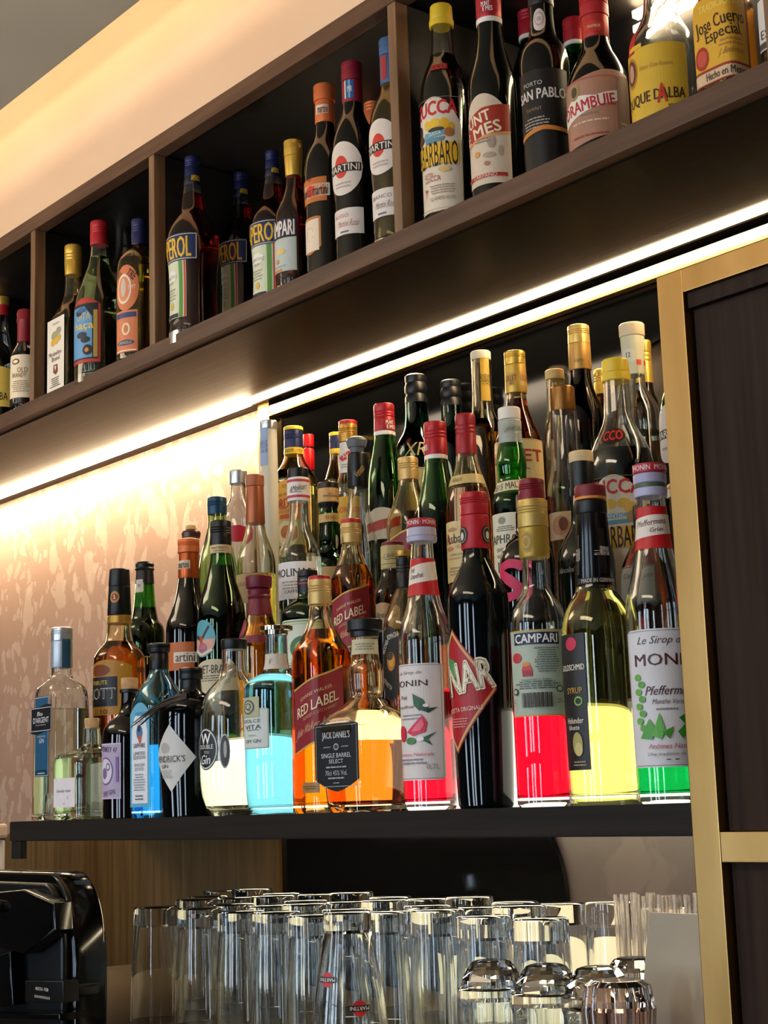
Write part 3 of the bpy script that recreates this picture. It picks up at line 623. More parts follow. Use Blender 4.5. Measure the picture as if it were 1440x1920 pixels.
B('vermouth_bottle', 'green-black vermouth bottle with red and cream arched label, upper cabinet front', 923, 340, 'u', [(30, 23), (60, 24), (90, 30), (125, 42), (150, 46), (366, 46)], '#050807', [(-30, 28, 24, 24, RED), (28, 38, 24.5, 24.5, WHT)], None,
  [(0, 20, -50, 45, 'b3202a', 'rect', [('T', 'PUNT', -.25, .4, .8, .6, 'f0e4d8', {'b': .05}), ('T', 'E MES', -.05, -.5, .9, .6, 'f0e4d8', {'b': .05})]),
   (172, 342, -96, 40, 'dcc8b0', 'archd', [('P', [(-1, -.1), (0, .06), (1, .14), (1, .74), (0, .68), (-1, .42)], 'a4301e'), ('P', [(-1, -.16), (0, 0), (1, .08), (1, .14), (0, .06), (-1, -.1)], 'd89858'), ('T', 'PUNT', -.3, .44, 1.2, .16, 'ecd8b8', {'rot': 12, 'b': .07}), ('T', 'E MES', -.1, .17, 1.5, .17, 'ecd8b8', {'rot': 12, 'b': .07}), ('E', -.25, -.32, .12, .07, 'cc9858'), ('E', .3, -.1, .14, .14, 'a89484'), ('E', .2, -.38, .22, .06, 'b09c88'), ('E', .6, -.3, .08, .12, 'b4a08c'), ('E', .12, -.56, .1, .05, 'a87860'), ('N', -.3, .3, -.1, .02, 2, '8a7868'), ('R', -.98, -.86, .8, -.78, 'b03028'), ('T', 'CARPANO', 0, -.82, .9, .05, 'e8d4bc')], {})], group=UG, dy=.005)
B('vermouth_bottle', 'red-capsuled bottle just behind the black port bottle, upper cabinet', 1000, 200, 'v', [(66, 17), (85, 22), (120, 38), (150, 42), (300, 42)], '#060a07', [(3, 60, 21, 21, RED, 's'), (60, 68, 21, 21, WHT)], group=UG, dy=.045)
B('port_bottle', 'black port bottle with white seal on its neck and printed gold stripe', 1021, 290, 'u', [(-20, 22), (60, 23), (72, 40), (92, 47), (130, 47), (322, 43)], '#050505', [(-40, 4, 24, 24, BLK)], None,
  [(15, 58, -42, 18, 'd8c8c0', 'ell', [('E', 0, .1, .7, .6, '9a8c88'), ('E', 0, .1, .58, .5, 'd8c8c0'), ('N', -.4, .4, -.1, .3, 3, '7a6c68')], {'name': 'neck_seal'}),
   (128, 312, -80, 60, '080707', 'rect', [('P', [(.02, .98), (-.12, .62), (.16, .62)], '050505'), ('T', 'PORTO', -.3, .72, .7, .06, 'c8bcb0'), ('T', 'SAN PABLO', -.02, .5, 1.75, .14, 'd8ccc0', {'b': .06}), ('T', 'TAWNY', -.3, .2, .6, .05, 'a07858'), ('N', -.75, .25, -.2, .05, 4, 'a89c90'), ('P', [(-1, -.36), (0, -.24), (1, -.3), (1, -.22), (0, -.15), (-1, -.27)], 'c87c2c')], {'lift': .0003})], group=UG, dy=.0)
B('vermouth_bottle', 'red screw-capped green bottle glimpsed between port and round brown liqueur bottle', 1082, 160, 'v', [(80, 18), (100, 22), (135, 38), (170, 42), (260, 42)], 'green', [(28, 72, 21, 21, RED, 's'), (72, 80, 21, 21, WHT)], ('#060a07', 130), group=UG, dy=.04)
B('honey_liqueur_bottle', 'round-shouldered dark bottle with red neck band and copper-pink label', 1120, 240, 'u', [(60, 25), (84, 27), (100, 40), (125, 56), (150, 61), (282, 60)], '#060504', [(-22, 22, 27, 27, RED, 's'), (22, 72, 25.5, 25.5, foil('b83028', .4, .2))], None,
  [(38, 58, -50, 40, 'c8382c', 'ell', [('T', 'DRAMBUIE', 0, 0, 1.2, .35, 'e8c8a0', {'b': .02})]),
   (134, 258, -92, 62, 'b08068', 'wave', [('R', -.98, .86, .98, .89, 'b84838'), ('P', [(-.9, -.42), (-.3, -.2), (.62, .12), (.62, .44), (.1, .3), (-.4, .42), (-.95, .02)], 'e8dccc'), ('E', -.42, .55, .16, .26, '9c8458'), ('E', -.42, .55, .09, .16, '4a3c28'), ('T', 'DRAMBUIE', -.12, .08, 1.35, .24, 'b8242c', {'b': .05, 'rot': 6}), ('N', -.3, .2, -.28, -.16, 1, '8c7868'), ('N', -.5, .4, -.5, -.38, 1, 'd8b8a0'), ('R', .64, -.98, .98, .84, '8c6a50'), ('N', .66, .96, -.75, -.5, 2, 'c8b098'), ('N', -.6, .5, -.9, -.8, 1, 'a03830')], {})], group=UG, dy=.01)
B('brandy_bottle', 'clear-topped bottle with yellow label and portrait medallion, right bay of upper cabinet', 1240, 200, 'u', [(-60, 27), (10, 30), (30, 42), (52, 60), (80, 64), (225, 63)], 'clear', [(-80, -58, 30, 30, DRED, 'w')], ('2a1408', 205),
  [(78, 216, -88, 42, 'e2b636', 'rect', [('P', [(-.7, 1), (-.2, 1), (-.2, 1.12), (-.7, 1.12)], 'e2b636'), ('E', -.62, .42, .24, .42, 'b07828'), ('E', -.62, .42, .2, .34, '5c2418'), ('E', -.62, .42, .12, .24, 'c09078'), ('T', 'Solera Gran Reserva', .15, .42, .9, .09, 'b08a3c', {'sl': .2}), ('T', 'DUQUE DALBA', -.02, -.42, 1.8, .24, '3a1c14', {'b': .03}), ('T', 'A', .28, -.38, .24, .34, 'c8341c', {'b': .05}), ('N', .4, .8, -.8, -.66, 1, '7c5a28')], {}), (40, 84, -75, -52, 'c01e26', 'rect', [], {'name': 'ribbon'})], group=UG, dy=.01)
B('tequila_bottle', 'rectangular bottle with yellow label in ragged red border, upper cabinet', 1356, 140, 'u', [(-90, 22), (-50, 26), (-20, 50), (5, 57), (165, 57)], 'warm', [(-130, -88, 25, 25, GOLD, 's')], ('d8b45c', -40),
  [(-18, 148, -84, 62, 'a83828', 'rect', [('R', -.95, -.66, .9, .97, 'e2aa30'), ('R', -.98, -.97, .96, -.72, 'd8b890'), ('T', 'TRADICIONAL', .0, .72, 1.4, .12, 'f0d060', {'b': .04}), ('T', 'Jose Cuervo', -.02, .3, 1.6, .28, '3a2414', {'b': .03, 'rot': 5}), ('T', 'Especial.', .08, .02, 1.15, .24, '3a2414', {'b': .03, 'rot': 5}), ('E', -.66, -.38, .24, .26, 'a8321c'), ('E', -.66, -.38, .17, .18, 'c8503c'), ('N', -.1, .7, -.3, -.1, 2, 'b88030'), ('T', 'J. Beckmann', .3, -.42, .7, .13, '9c7430', {'sl': .4}), ('T', 'Hecho en Mexico', .1, -.84, 1.3, .12, '3a2414', {'b': .02})], {'name': 'label'})], sq=(5, 5), group=UG, dy=.0)
B('spirit_bottle', 'white-label bottle cut by the top right corner of the picture', 1452, 110, 'u', [(-90, 20), (-50, 24), (-20, 30), (0, 33), (128, 33)], 'amber', [(-130, -88, 22, 22, BLK)], ('c8a020', -10),
  [(-10, 86, -75, 60, 'e4dcd4', 'rect', [('T', 'ES', -.5, -.4, .5, .24, '28242c', {'b': .03}), ('R', -.95, -.95, .95, -.7, '4a4440')])], group=UG)

# ================================================================== bottles of the lower shelf
LG = 'bottles on the lower shelf'
DG = 'bottles on the raised steps'
# front row, left to right
B('gin_bottle', 'clear square gin bottle with blue label and silver cap, shelf end far left', 115, 1500, 1, [(1250, 19), (1266, 19), (1278, 34), (1290, 52), (1400, 53), (1536, 56)], 'clear', [(1175, 1200, 20, 20, SILVER, 's'), (1200, 1251, 20, 20.5, foil('b8bec4', .35, .5))], ('eef3e6', 1330),
  [(1304, 1455, -.62, .72, '24587c', 'rect', [('F', -.98, -.98, .98, .98, .012, 'd8dce0'), ('T', 'LONDON DRY', 0, .0, 1.2, .035, 'b8c8d4'), ('T', 'GIN', 0, -.11, .7, .075, 'd0dce4'), ('N', -.6, .6, -.95, -.88, 1, 'a8bccc')], {'face': 'L'}),
   (1322, 1372, -.98, 1.06, '14161c', 'wave', [('F', -.97, -.88, .97, .88, .05, 'c8ccd4'), ('T', 'Bleu', -.1, .42, .5, .22, 'e0e0e4', {'sl': .3}), ('T', "D'ARGENT", 0, -.05, 1.5, .3, 'e0e0e4', {'b': .01}), ('N', -.5, .5, -.5, -.35, 1, '9098a4')], {'face': 'L', 'lift': .0016}),
   (1198, 1252, 2, 48, '1f4c66', 'round', [], {'name': 'seal_strip', 'lift': .0012})], sq=(9, 1288), group=LG, dy=.068)
B('spirit_flask', 'squat square clear flask with cork and handwritten white note', 172, 1510, 1, [(1364, 15), (1380, 16), (1402, 18), (1410, 60), (1418, 73), (1450, 74), (1531, 73)], 'pale', [(1346, 1366, 14, 13, CORK, 'p', 'cork')], ('f0efdc', 1422),
  [(1457, 1512, -.72, .72, 'e8e2ea', 'rect', [('T', 'lonely mur', 0, .1, 1.3, .2, '6a6478', {'sl': .35}), ('T', 'l', .35, -.35, .04, .14, '6a6478', {'sl': .3}), ('N', -.1, .15, -.8, -.7, 1, '8a8494')], {'face': 'L', 'name': 'note'})], sq=(8, 1415), group=LG, dy=.045, wall=.0035)
B('gin_bottle', 'small dark brown cork-stoppered gin bottle with lilac stamp-edged label', 243, 1500, 1, [(1292, 15), (1335, 16), (1345, 33), (1362, 48), (1385, 51), (1533, 50)], '#0a0505', [(1270, 1291, 16, 15, CORK, 'p', 'cork'), (1291, 1298, 18.5, 18.5, BLK)], None,
  [(1392, 1497, -88, -18, 'b6a4c4', 'rect', [('F', -.98, -.98, .98, .98, .02, 'e0d8e4'), ('T', 'MONKEY 47', .0, .78, 1.5, .13, '4a3c5a', {'b': .02, 'rot': -5}), ('E', -.15, .0, .62, .5, '6a5a80'), ('E', -.15, .0, .56, .45, 'd4cadc'), ('E', .1, .15, .18, .14, '5a4a6a'), ('E', .1, .15, .12, .09, 'd4cadc'), ('E', -.25, -.08, .25, .2, '7a6a90'), ('R', .68, -.4, .86, .5, '7a58a0'), ('T', 'DRY GIN', .1, -.78, 1.0, .12, '4a3c5a', {'rot': 10, 'b': .02})])], group=LG, dy=.02)
B('gin_bottle', 'blue glass gin bottle with black cap and pale patterned label', 299, 1500, 1, [(1252, 17), (1268, 20), (1290, 38), (1312, 52), (1330, 54), (1533, 54)], 'blue', [(1205, 1222, 21, 20, BLK, 's'), (1222, 1255, 17, 18, BLKF)], ('58b4e8', 1398),
  [(1315, 1512, -.80, .85, '6cb4d4', 'arch', [('P', [(-.8, -.93), (.8, -.93), (.8, .45), (.55, .72), (0, .82), (-.55, .72), (-.8, .45)], 'dfe2ea'), ('E', .0, .78, .5, .04, '4a90b8'), ('T', 'BOMBAY', 0, .62, .9, .045, '5c6470', {'rot': 8, 'b': .02}), ('E', 0, .42, .32, .14, '4a7ca4'), ('E', .05, .3, .16, .09, 'c0583a'), ('E', -.05, .5, .18, .07, '2c3c54'), ('T', 'SAPPHIRE', 0, .17, 1.2, .06, '3c4450', {'b': .02}), ('T', 'LIMITED', 0, .02, 1.2, .045, '5a6068'), ('T', 'EDITION', 0, -.06, 1.2, .045, '5a6068'), ('T', 'ENGLISH', 0, -.2, 1.0, .04, '5a6068'), ('T', 'ESTATE', 0, -.28, .9, .04, '5a6068'), ('N', -.6, .6, -.7, -.36, 7, '8a9098'), ('N', -.6, .6, -.88, -.76, 2, '5a6068')], {'face': 'L'})], sq=(7, 1316), group=LG, dy=.0)
B('gin_bottle', 'black apothecary gin bottle with white diamond label and dried pods at its neck', 359, 1500, 1, [(1290, 19), (1298, 22), (1308, 52), (1320, 62), (1400, 62), (1530, 55)], '#050607', [(1251, 1272, 22, 22, BLK, 's'), (1272, 1292, 19, 20, BLKF)], None,
  [(1356, 1484, -88, 8, 'd8d6d2', 'dia', [('E', -.25, .3, .24, .16, 'b0aeac'), ('T', "HENDRICK'S", -.12, -.02, 1.45, .13, '2c2a2c', {'b': .01}), ('N', -.5, .3, -.14, -.1, 1, '8a8888'), ('T', 'GIN', -.3, -.24, .4, .08, '4a484a'), ('N', -.5, .1, -.6, -.34, 6, 'a09e9c')])], group=LG, dy=-.005)
B('gin_bottle', 'round clear gin bottle with black cap and white W emblem', 441, 1500, 1, [(1214, 23), (1262, 24), (1276, 36), (1296, 56), (1330, 66), (1400, 67), (1480, 67), (1515, 58), (1529, 48)], 'clear', [(1196, 1216, 24.5, 24, BLK)], ('f2f2dc', 1428),
  [(1362, 1442, -80, -28, '1c1c1e', 'ell', [('E', 0, 0, .94, .95, 'd0d0d0'), ('E', 0, 0, .86, .88, '1a1a1c'), ('T', 'W', 0, .48, .9, .34, 'f0f0f0', {'b': .06}), ('T', 'DOUBLE', 0, .1, 1.3, .14, 'e0e0e0', {'b': .03}), ('T', 'YOU', .1, -.16, .5, .1, 'e0e0e0'), ('T', 'Gin', .0, -.5, .9, .3, 'f0f0f0', {'b': .02, 'sl': .2})]),
   (1375, 1440, -26, -8, 'b8b8b8', 'ell', [('E', 0, 0, .8, .9, '3c3c3c'), ('E', .1, .1, .3, .5, 'b0b0b0')], {'name': 'emblem'})], group=LG, dy=.0)
B('gin_bottle', 'turquoise gin bottle with chrome stopper and small white side label', 521, 1495, 1, [(1188, 20), (1258, 21.5), (1264, 40), (1274, 59), (1288, 63), (1400, 63), (1495, 62), (1512, 58), (1525, 56)], 'd8f4fa', [(1171, 1180, 31, 31, foil('d8c8a8', .12, 1.0)), (1180, 1189, 22, 22, foil('c8bca8', .12, 1.0))], ('a8e2f0', 1266),
  [(1225, 1254, -95, 60, 'd4cabc', 'round', [('T', 'V', -.2, 0, .2, .5, '3c3c44', {'sl': .3})]),
   (1304, 1342, -82, -32, 'b8b48c', 'rect', [('E', 0, 0, .62, .7, '2c4a6c'), ('E', 0, 0, .5, .58, 'b8b48c'), ('T', 'Q', 0, 0, .7, .55, '2c3c5c', {'b': .03})], {'lift': .0012}),
   (1326, 1402, -82, -15, 'd4dcd8', 'round', [('F', -.97, -.97, .97, .97, .03, '9c9470'), ('T', 'DOLCE', -.1, .38, 1.3, .12, '3c444c', {'b': .01}), ('T', 'VITA', 0, .08, 1.2, .15, '3c444c', {'b': .01}), ('N', -.5, .6, -.12, -.02, 1, '7c8488'), ('T', 'Distilled', 0, -.34, .5, .05, '4c5458', {'sl': .3}), ('T', 'DRY GIN', 0, -.62, 1.1, .12, '3c444c')])], group=LG, dy=.0)
WHL = [('F', -1, -1, 1, -.955, .001, 'c8a048'), ('R', -1, -1, 1, -.94, 'c8a048'), ('R', -1, .94, 1, 1, 'c8a048'), ('T', 'JOHNNIE WALKER.', -.05, .52, 1.2, .1, 'd8b48c', {'b': .01}), ('T', 'RED LABEL.', -.02, .18, 1.6, .22, 'ecd8b0', {'b': .03}), ('T', 'BLENDED SCOTCH WHISKY', .1, -.1, 1.2, .07, 'c89c78'), ('T', 'John Walker & Sons', -.1, -.48, 1.5, .22, 'd8a480', {'sl': .4})]
B('whisky_bottle', 'square amber whisky bottle with gold cap and slanting red label, in front row', 604, 1500, 1, [(1130, 18), (1142, 21), (1160, 22), (1180, 30), (1205, 46), (1222, 56), (1522, 60)], 'warm', [(1078, 1086, 20, 20.5, foil('b02028', .4, .2)), (1084, 1131, 22, 22.5, GOLDP, 's')], ('f09018', 1182),
  [(1268, 1392, -78, 52, '8c1c28', 'rect', WHL, {'tilt': 22}), (1466, 1486, -55, -8, 'a87c48', 'rect', [('N', -.9, .9, -.4, .4, 2, '6a4820')], {'name': 'strip_label'})], sq=(5, 1225), group=LG, dy=.008)
B('whiskey_bottle', 'squat fluted-neck whiskey decanter with wide black cap and black shield label', 688, 1500, 1, [(1190, 25), (1236, 26), (1246, 31), (1262, 34), (1290, 33), (1304, 29), (1322, 46), (1338, 76), (1352, 92), (1362, 93), (1420, 88), (1519, 78)], 'warm', [(1158, 1181, 34, 34, BLK), (1181, 1193, 28, 27, BLK)], ('e88a2c', 1390),
  [(1352, 1482, -.98, .92, '16171b', 'shield', [('F', -.93, -.86, .93, .93, .02, '9aa0a8'), ('T', "JACK DANIEL'S", 0, .62, 1.25, .18, 'c4c8cc', {'b': .03}), ('E', 0, .3, .12, .1, '9aa0a8'), ('E', 0, .3, .08, .06, '3c3e44'), ('N', -.6, -.2, .26, .34, 1, '8a9098'), ('N', .2, .6, .26, .34, 1, '8a9098'), ('T', 'SINGLE BARREL', 0, .05, 1.35, .09, 'c4c8cc', {'b': .02}), ('T', 'SELECT', 0, -.12, .65, .08, 'c4c8cc', {'b': .01}), ('N', -.6, .6, -.34, -.24, 1, 'a0a4a8'), ('T', '70cl 45% Vol.', 0, -.46, 1.0, .1, 'b0b4b8'), ('N', -.4, .4, -.66, -.56, 1, 'a0a4a8'), ('N', -.15, .15, -.78, -.72, 1, 'a0a4a8')], {'face': 'L', 'lift': .0015}),
   (1198, 1226, -70, 60, 'cfc6a4', 'rect', [('N', -.7, .8, -.5, .5, 3, '8a8468')], {'name': 'neck_label'})], sq=(6, 1350), group=LG, dy=-.006, wall=.005)
SY = lambda c: [('F', -.96, -.975, .93, .975, .006, '4a4448')]
B('syrup_bottle', 'tall clear syrup bottle of pink grapefruit syrup with white label', 799, 1490, 1, [(1010, 20), (1035, 21), (1085, 25), (1130, 32), (1158, 43), (1180, 49), (1190, 51), (1470, 50), (1512, 49)], 'clear', [(970, 986, 27, 27.5, foil('b82430', .45, .1)), (986, 1003, 27.5, 28, plastic('b8b4c8')), (1003, 1013, 29, 28, plastic('b8b4c8'))], ('f01434', 1296),
  [(971, 985, -70, 65, 'b82430', 'rect', [('T', 'MONIN · MONIN', 0, 0, 1.9, .8, 'e8d8dc', {'b': .03})]),
   (1046, 1116, -95, 85, 'c8141c', 'rect', [('P', [(-1, -.45), (0, -.3), (1, -.1), (1, .88), (0, .72), (-1, .45)], 'e4d8c8'), ('T', 'Pink', -.5, .38, .3, .2, '5a2c2c', {'sl': .25, 'rot': 8, 'b': .02}), ('T', 'Grapefruit', -.28, .02, .7, .24, '5a2c2c', {'sl': .25, 'rot': 8, 'b': .02})]),
   (1243, 1462, -118, 36, 'e4dad8', 'round', SY(0)+[('T', 'Le Sirop de', .0, .84, .8, .05, '6a5c5c', {'sl': .35}), ('T', 'MONIN', -.08, .66, 1.25, .075, '3a1c20', {'b': .02}), ('T', 'Pink', -.2, .42, .3, .05, '5a4c50', {'sl': .3}), ('T', 'Grapefruit', -.22, .25, .75, .05, '5a4c50', {'sl': .3}), ('N', -.4, .5, .02, .14, 2, '9a9094'), ('P', [(.12, .48), (.4, .38), (.55, .22), (.3, .18), (.15, .28)], '2c5a3c'), ('P', [(.3, .2), (.8, .24), (.55, .14)], '2c4a34'), ('E', .48, .27, .08, .03, 'f0e8e8'), ('P', [(-.1, -.18), (.38, .1), (.5, -.02), (.45, -.18), (.1, -.25)], 'd42a48'), ('P', [(.05, -.17), (.36, .05), (.42, -.06), (.3, -.16)], 'f06a80'), ('E', -.3, -.2, .16, .14, 'd42a48'), ('E', .02, -.33, .16, .06, '4a7c3c'), ('P', [(.3, -.3), (.75, -.18), (.5, -.3), (.62, -.42)], '3c6a44'), ('E', .3, -.3, .1, .04, 'f4ecec'), ('T', 'Aromes Naturels', .1, -.56, 1.1, .04, 'c8566a', {'sl': .2}), ('N', -.6, .5, -.74, -.62, 2, '8a7c84'), ('T', '0,7L', .62, -.78, .34, .07, '9a9094')])], group=LG, dy=.0)
B('artichoke_liqueur_bottle', 'tall black liqueur bottle with red cap and red diamond label', 900, 1490, 1, [(1025, 24), (1052, 27), (1078, 42), (1100, 54), (1125, 58), (1300, 57), (1480, 54), (1510, 52)], '#04080a', [(920, 962, 26.5, 27, RED, 's'), (962, 1027, 26.5, 27.5, foil('b81c28', .45, .1))], None,
  [(984, 1018, -88, -30, '1a1212', 'ell', [('E', 0, 0, .8, .85, '8a7c68'), ('E', 0, 0, .62, .7, '14101a'), ('E', 0, -.1, .35, .45, 'd8d0c8')], {'name': 'seal'}), (984, 1018, 25, 80, '1a1212', 'ell', [('E', 0, 0, .8, .85, '8a7c68'), ('E', 0, 0, .62, .7, '14101a'), ('E', 0, -.1, .35, .45, 'd8d0c8')], {'name': 'seal'}),
   (1174, 1412, -148, 30, 'b01c24', 'dia', [('P', [(-.96, 0), (0, .97), (.96, 0), (.9, 0), (0, .9), (-.9, 0)], 'd0a468'), ('P', [(-.96, 0), (0, -.97), (.96, 0), (.9, 0), (0, -.9), (-.9, 0)], 'd0a468'), ('E', -.1, .34, .26, .17, '2c6a3c'), ('E', -.1, .4, .18, .12, '4c8a54'), ('E', -.02, .3, .12, .1, '5a9a60'), ('E', -.18, .3, .1, .1, '3c7a48')]),
   (1222, 1322, -146, 24, 'b81c24', 'rect', [('T', 'CYNAR', .02, .0, 1.92, .8, 'f0e4c8', {'b': .09, 'rot': 9}), ('T', 'CYNAR', .02, .0, 1.86, .74, '8a6a3c', {'b': .055, 'rot': 9}), ('T', 'CYNAR', .02, .0, 1.84, .72, 'ece4cc', {'b': .045, 'rot': 9})], {'name': 'name_band', 'lift': .0012, 'hide': 1}),
   (1320, 1336, -84, 6, 'b81c24', 'rect', [('T', 'RICETTA ORIGINALE', 0, 0, 1.8, .7, 'f0c8b8', {'b': .02, 'rot': 4})], {'lift': .0012, 'hide': 1}), (1342, 1364, -80, -24, 'b01c24', 'rect', [('N', -.9, .9, -.9, .9, 4, 'd88c84')], {'lift': .0012, 'hide': 1})], group=LG, dy=.0)
B('bitter_bottle', 'bright red bitter bottle with long gold capsule and grey back label', 1010, 1490, 1, [(1040, 24), (1095, 25), (1110, 30), (1130, 46), (1155, 54), (1172, 55), (1508, 54)], 'clear', [(895, 935, 24, 24.5, DRED, 's'), (933, 985, 28.5, 29, foil('c8a85c', .4, .4), 's'), (985, 1043, 28, 28.5, foil('b8963c', .4, .4))], ('f00c2c', 1200),
  [(995, 1035, -62, 0, 'b8963c', 'ell', [('E', 0, 0, .8, .8, 'a07c2c'), ('E', 0, 0, .62, .62, 'b8963c'), ('E', 0, 0, .3, .4, 'a07c2c')], {'name': 'embossed_seal', 'lift': .0003}),
   (1180, 1342, -68, 50, 'b4bfae', 'rect', [('R', -1, .97, 1, 1, 'c8a048'), ('R', -1, -1, 1, -.97, 'c8a048'), ('R', -.74, .66, .84, .94, '1c1c3c'), ('T', 'CAMPARI', .05, .8, 1.45, .14, 'e8e8e0', {'b': .06}), ('E', -.66, .36, .2, .12, 'c03038'), ('E', -.28, .06, .18, .14, 'c8382c'), ('E', -.3, .2, .14, .05, 'd88030'), ('R', -.44, -.08, -.1, .06, '9c1c20'), ('N', -.02, .82, .0, .6, 11, '6c746c'), ('N', -.75, .8, -.38, -.18, 4, '4a5048'), ('T', 'Hergestellt in Italien', .0, -.16, 1.0, .035, '3c4038'), ('E', -.76, -.42, .12, .08, '2c3028'), ('E', -.76, -.42, .08, .05, 'b4bfae'), ('E', .78, -.38, .13, .08, '2c3028'), ('E', .78, -.38, .09, .055, 'b4bfae')]+[('R', -.5+.04*i, -.8, -.5+.04*i+(.015+.012*((i*7) % 3)), -.46, '3c3430') for i in range(25)]+[('T', '0,7L', -.82, -.66, .26, .07, '4a5048'), ('T', '25% vol', .8, -.66, .34, .07, '4a5048')])], group=LG, dy=.0)
B('elderflower_syrup_bottle', 'glowing yellow syrup bottle with black neck sleeve reading Elderflower', 1122, 1490, 1, [(1092, 36), (1104, 38), (1116, 46), (1135, 58), (1160, 66), (1200, 69), (1400, 68), (1502, 66)], 'f2f4cc', [(906, 930, 29, 30, foil('7c2428', .5, .1)), (928, 934, 30, 30, foil('d88c3c', .5, .1)), (934, 960, 29.5, 30, BLK), (958, 1096, 29, 37, plastic('0c0a0c', .18))], ('fcf6c0', 1112),
  [(1082, 1093, -60, 70, '0c0a0c', 'rect', [('T', 'MADE IN GERMANY', .15, 0, 1.7, .9, 'c8c0b4', {'b': .02})]), (990, 1075, 18, 40, '0c0a0c', 'rect', [('T', 'Elderflower', 0, 0, 2.6, .5, 'd8d0c0', {'rot': 90, 'b': .0})]), (1000, 1075, -62, -50, '0c0a0c', 'rect', [('T', 'HOLUNDERBLUETE', 0, 0, 6.5, .22, 'c8c0b0', {'rot': 90, 'b': .02})]),
   (1184, 1442, -100, -22, '1c1714', 'rect', [('E', .35, .85, .3, .1, 'c82c4c'), ('T', 'GOLDSCHMID', .3, .5, 1.3, .06, 'e8dcc8', {'b': .03}), ('T', 'SYRUP', .4, .16, .8, .06, 'c89c3c'), ('E', .6, .0, .2, .07, '7cb43c'), ('E', .6, .0, .14, .045, '1c1714'), ('T', 'Holunder', .35, -.28, .9, .06, 'e8dcc8', {'b': .02}), ('T', 'bluete', .3, -.38, .6, .05, 'e8dcc8'), ('E', .45, -.62, .26, .17, 'a89c5c'), ('E', .5, -.7, .2, .1, 'c8b874'), ('N', .1, .9, -.95, -.86, 2, 'a8946c')])], group=LG, dy=.012)
B('syrup_bottle', 'tall clear syrup bottle of green peppermint syrup with white label', 1236, 1480, 1, [(925, 26), (945, 27), (1010, 32), (1040, 38), (1075, 46), (1105, 55), (1125, 60), (1180, 61), (1440, 60), (1502, 58)], 'clear', [(866, 884, 30.5, 31, foil('b82430', .45, .1)), (884, 903, 31, 31, plastic('a8a4c4')), (903, 912, 30, 30, plastic('4c5c48')), (911, 928, 31.5, 31, plastic('b4b0cc'))], ('0aa048', 1436),
  [(867, 883, -75, 80, 'b82430', 'rect', [('T', 'MONIN  MONIN', .1, 0, 1.9, .85, 'e8d0d8', {'b': .03})]),
   (948, 1028, -88, 78, 'c81a22', 'rect', [('P', [(-1, -.55), (0, -.42), (1, -.28), (1, .62), (0, .58), (-1, .42)], 'e4d8cc'), ('T', 'Pfefferminz', .0, .24, 1.35, .19, '5a1c20', {'sl': .22, 'rot': 6, 'b': .02}), ('T', 'Grün', .2, -.12, .55, .14, '5a1c20', {'sl': .22, 'rot': 6, 'b': .02})]),
   (1178, 1438, -72, 70, 'dcdade', 'round', SY(0)+[('T', 'Le Sirop de', .05, .82, 1.2, .1, '4a4448', {'sl': .4}), ('T', 'MONIN', .12, .55, 1.6, .12, '4a1c20', {'b': .02}), ('T', 'Pfefferminz', .2, .1, 1.2, .09, '4a2c30', {'sl': .3, 'b': .01}), ('T', 'Menthe Verte', .15, -.06, .8, .05, '6a5c60', {'sl': .35}), ('N', -.2, .4, -.2, -.14, 1, '8a8088')]
     +[('E', -.62+.1*((i*3) % 2), .3-i*.105, .1, .05, '5c9c3c' if i % 2 else '6cac48') for i in range(8)]
     +[('P', [(-.62, -.58), (-.35, -.3), (-.2, -.45), (-.3, -.6)], '4c9a34'), ('P', [(-.3, -.55), (-.1, -.22), (.02, -.48), (-.08, -.6)], '5cac40'), ('P', [(-.05, -.5), (.22, -.42), (.1, -.6)], '3c8a2c'), ('P', [(.35, -.3), (.52, -.24), (.55, -.42)], '2c7c28'), ('P', [(.3, -.5), (.55, -.36), (.6, -.52), (.42, -.6)], '3c8c30'), ('P', [(.55, -.42), (.8, -.28), (.88, -.44), (.66, -.5)], '2c7424'), ('P', [(.52, -.48), (.8, -.5), (.86, -.62), (.6, -.6)], '3c8c30'),
     ('T', 'Arômes Naturels', .2, -.7, 1.2, .05, 'b04858', {'sl': .15}), ('T', 'Une tradition de qualité', .22, -.82, 1.3, .045, '6a5c64', {'sl': .25}), ('R', .0, -.9, .1, -.885, '3c3438'), ('R', .2, -.9, .3, -.885, '3c3438')])], group=LG, dy=-.004)
B('aperitif_bottle', 'red aperitif bottle with blue label mostly hidden behind the brass post', 1322, 1470, 1, [(1010, 22), (1060, 26), (1080, 36), (1110, 43), (1200, 42), (1500, 43)], 'clear', [(960, 1015, 21, 22, NAVY, 's')], ('f43c0c', 1080),
  [(1128, 1200, -95, 40, '1c2c5c', 'rect', [('T', 'APEROL', -.1, 0, 1.6, .7, 'e6b422', {'b': .04})]), (1202, 1400, -95, 30, 'd0d8c4', 'rect', [('N', -.9, .6, -.6, .7, 12, '9aa090')])], group=LG, dy=.045)

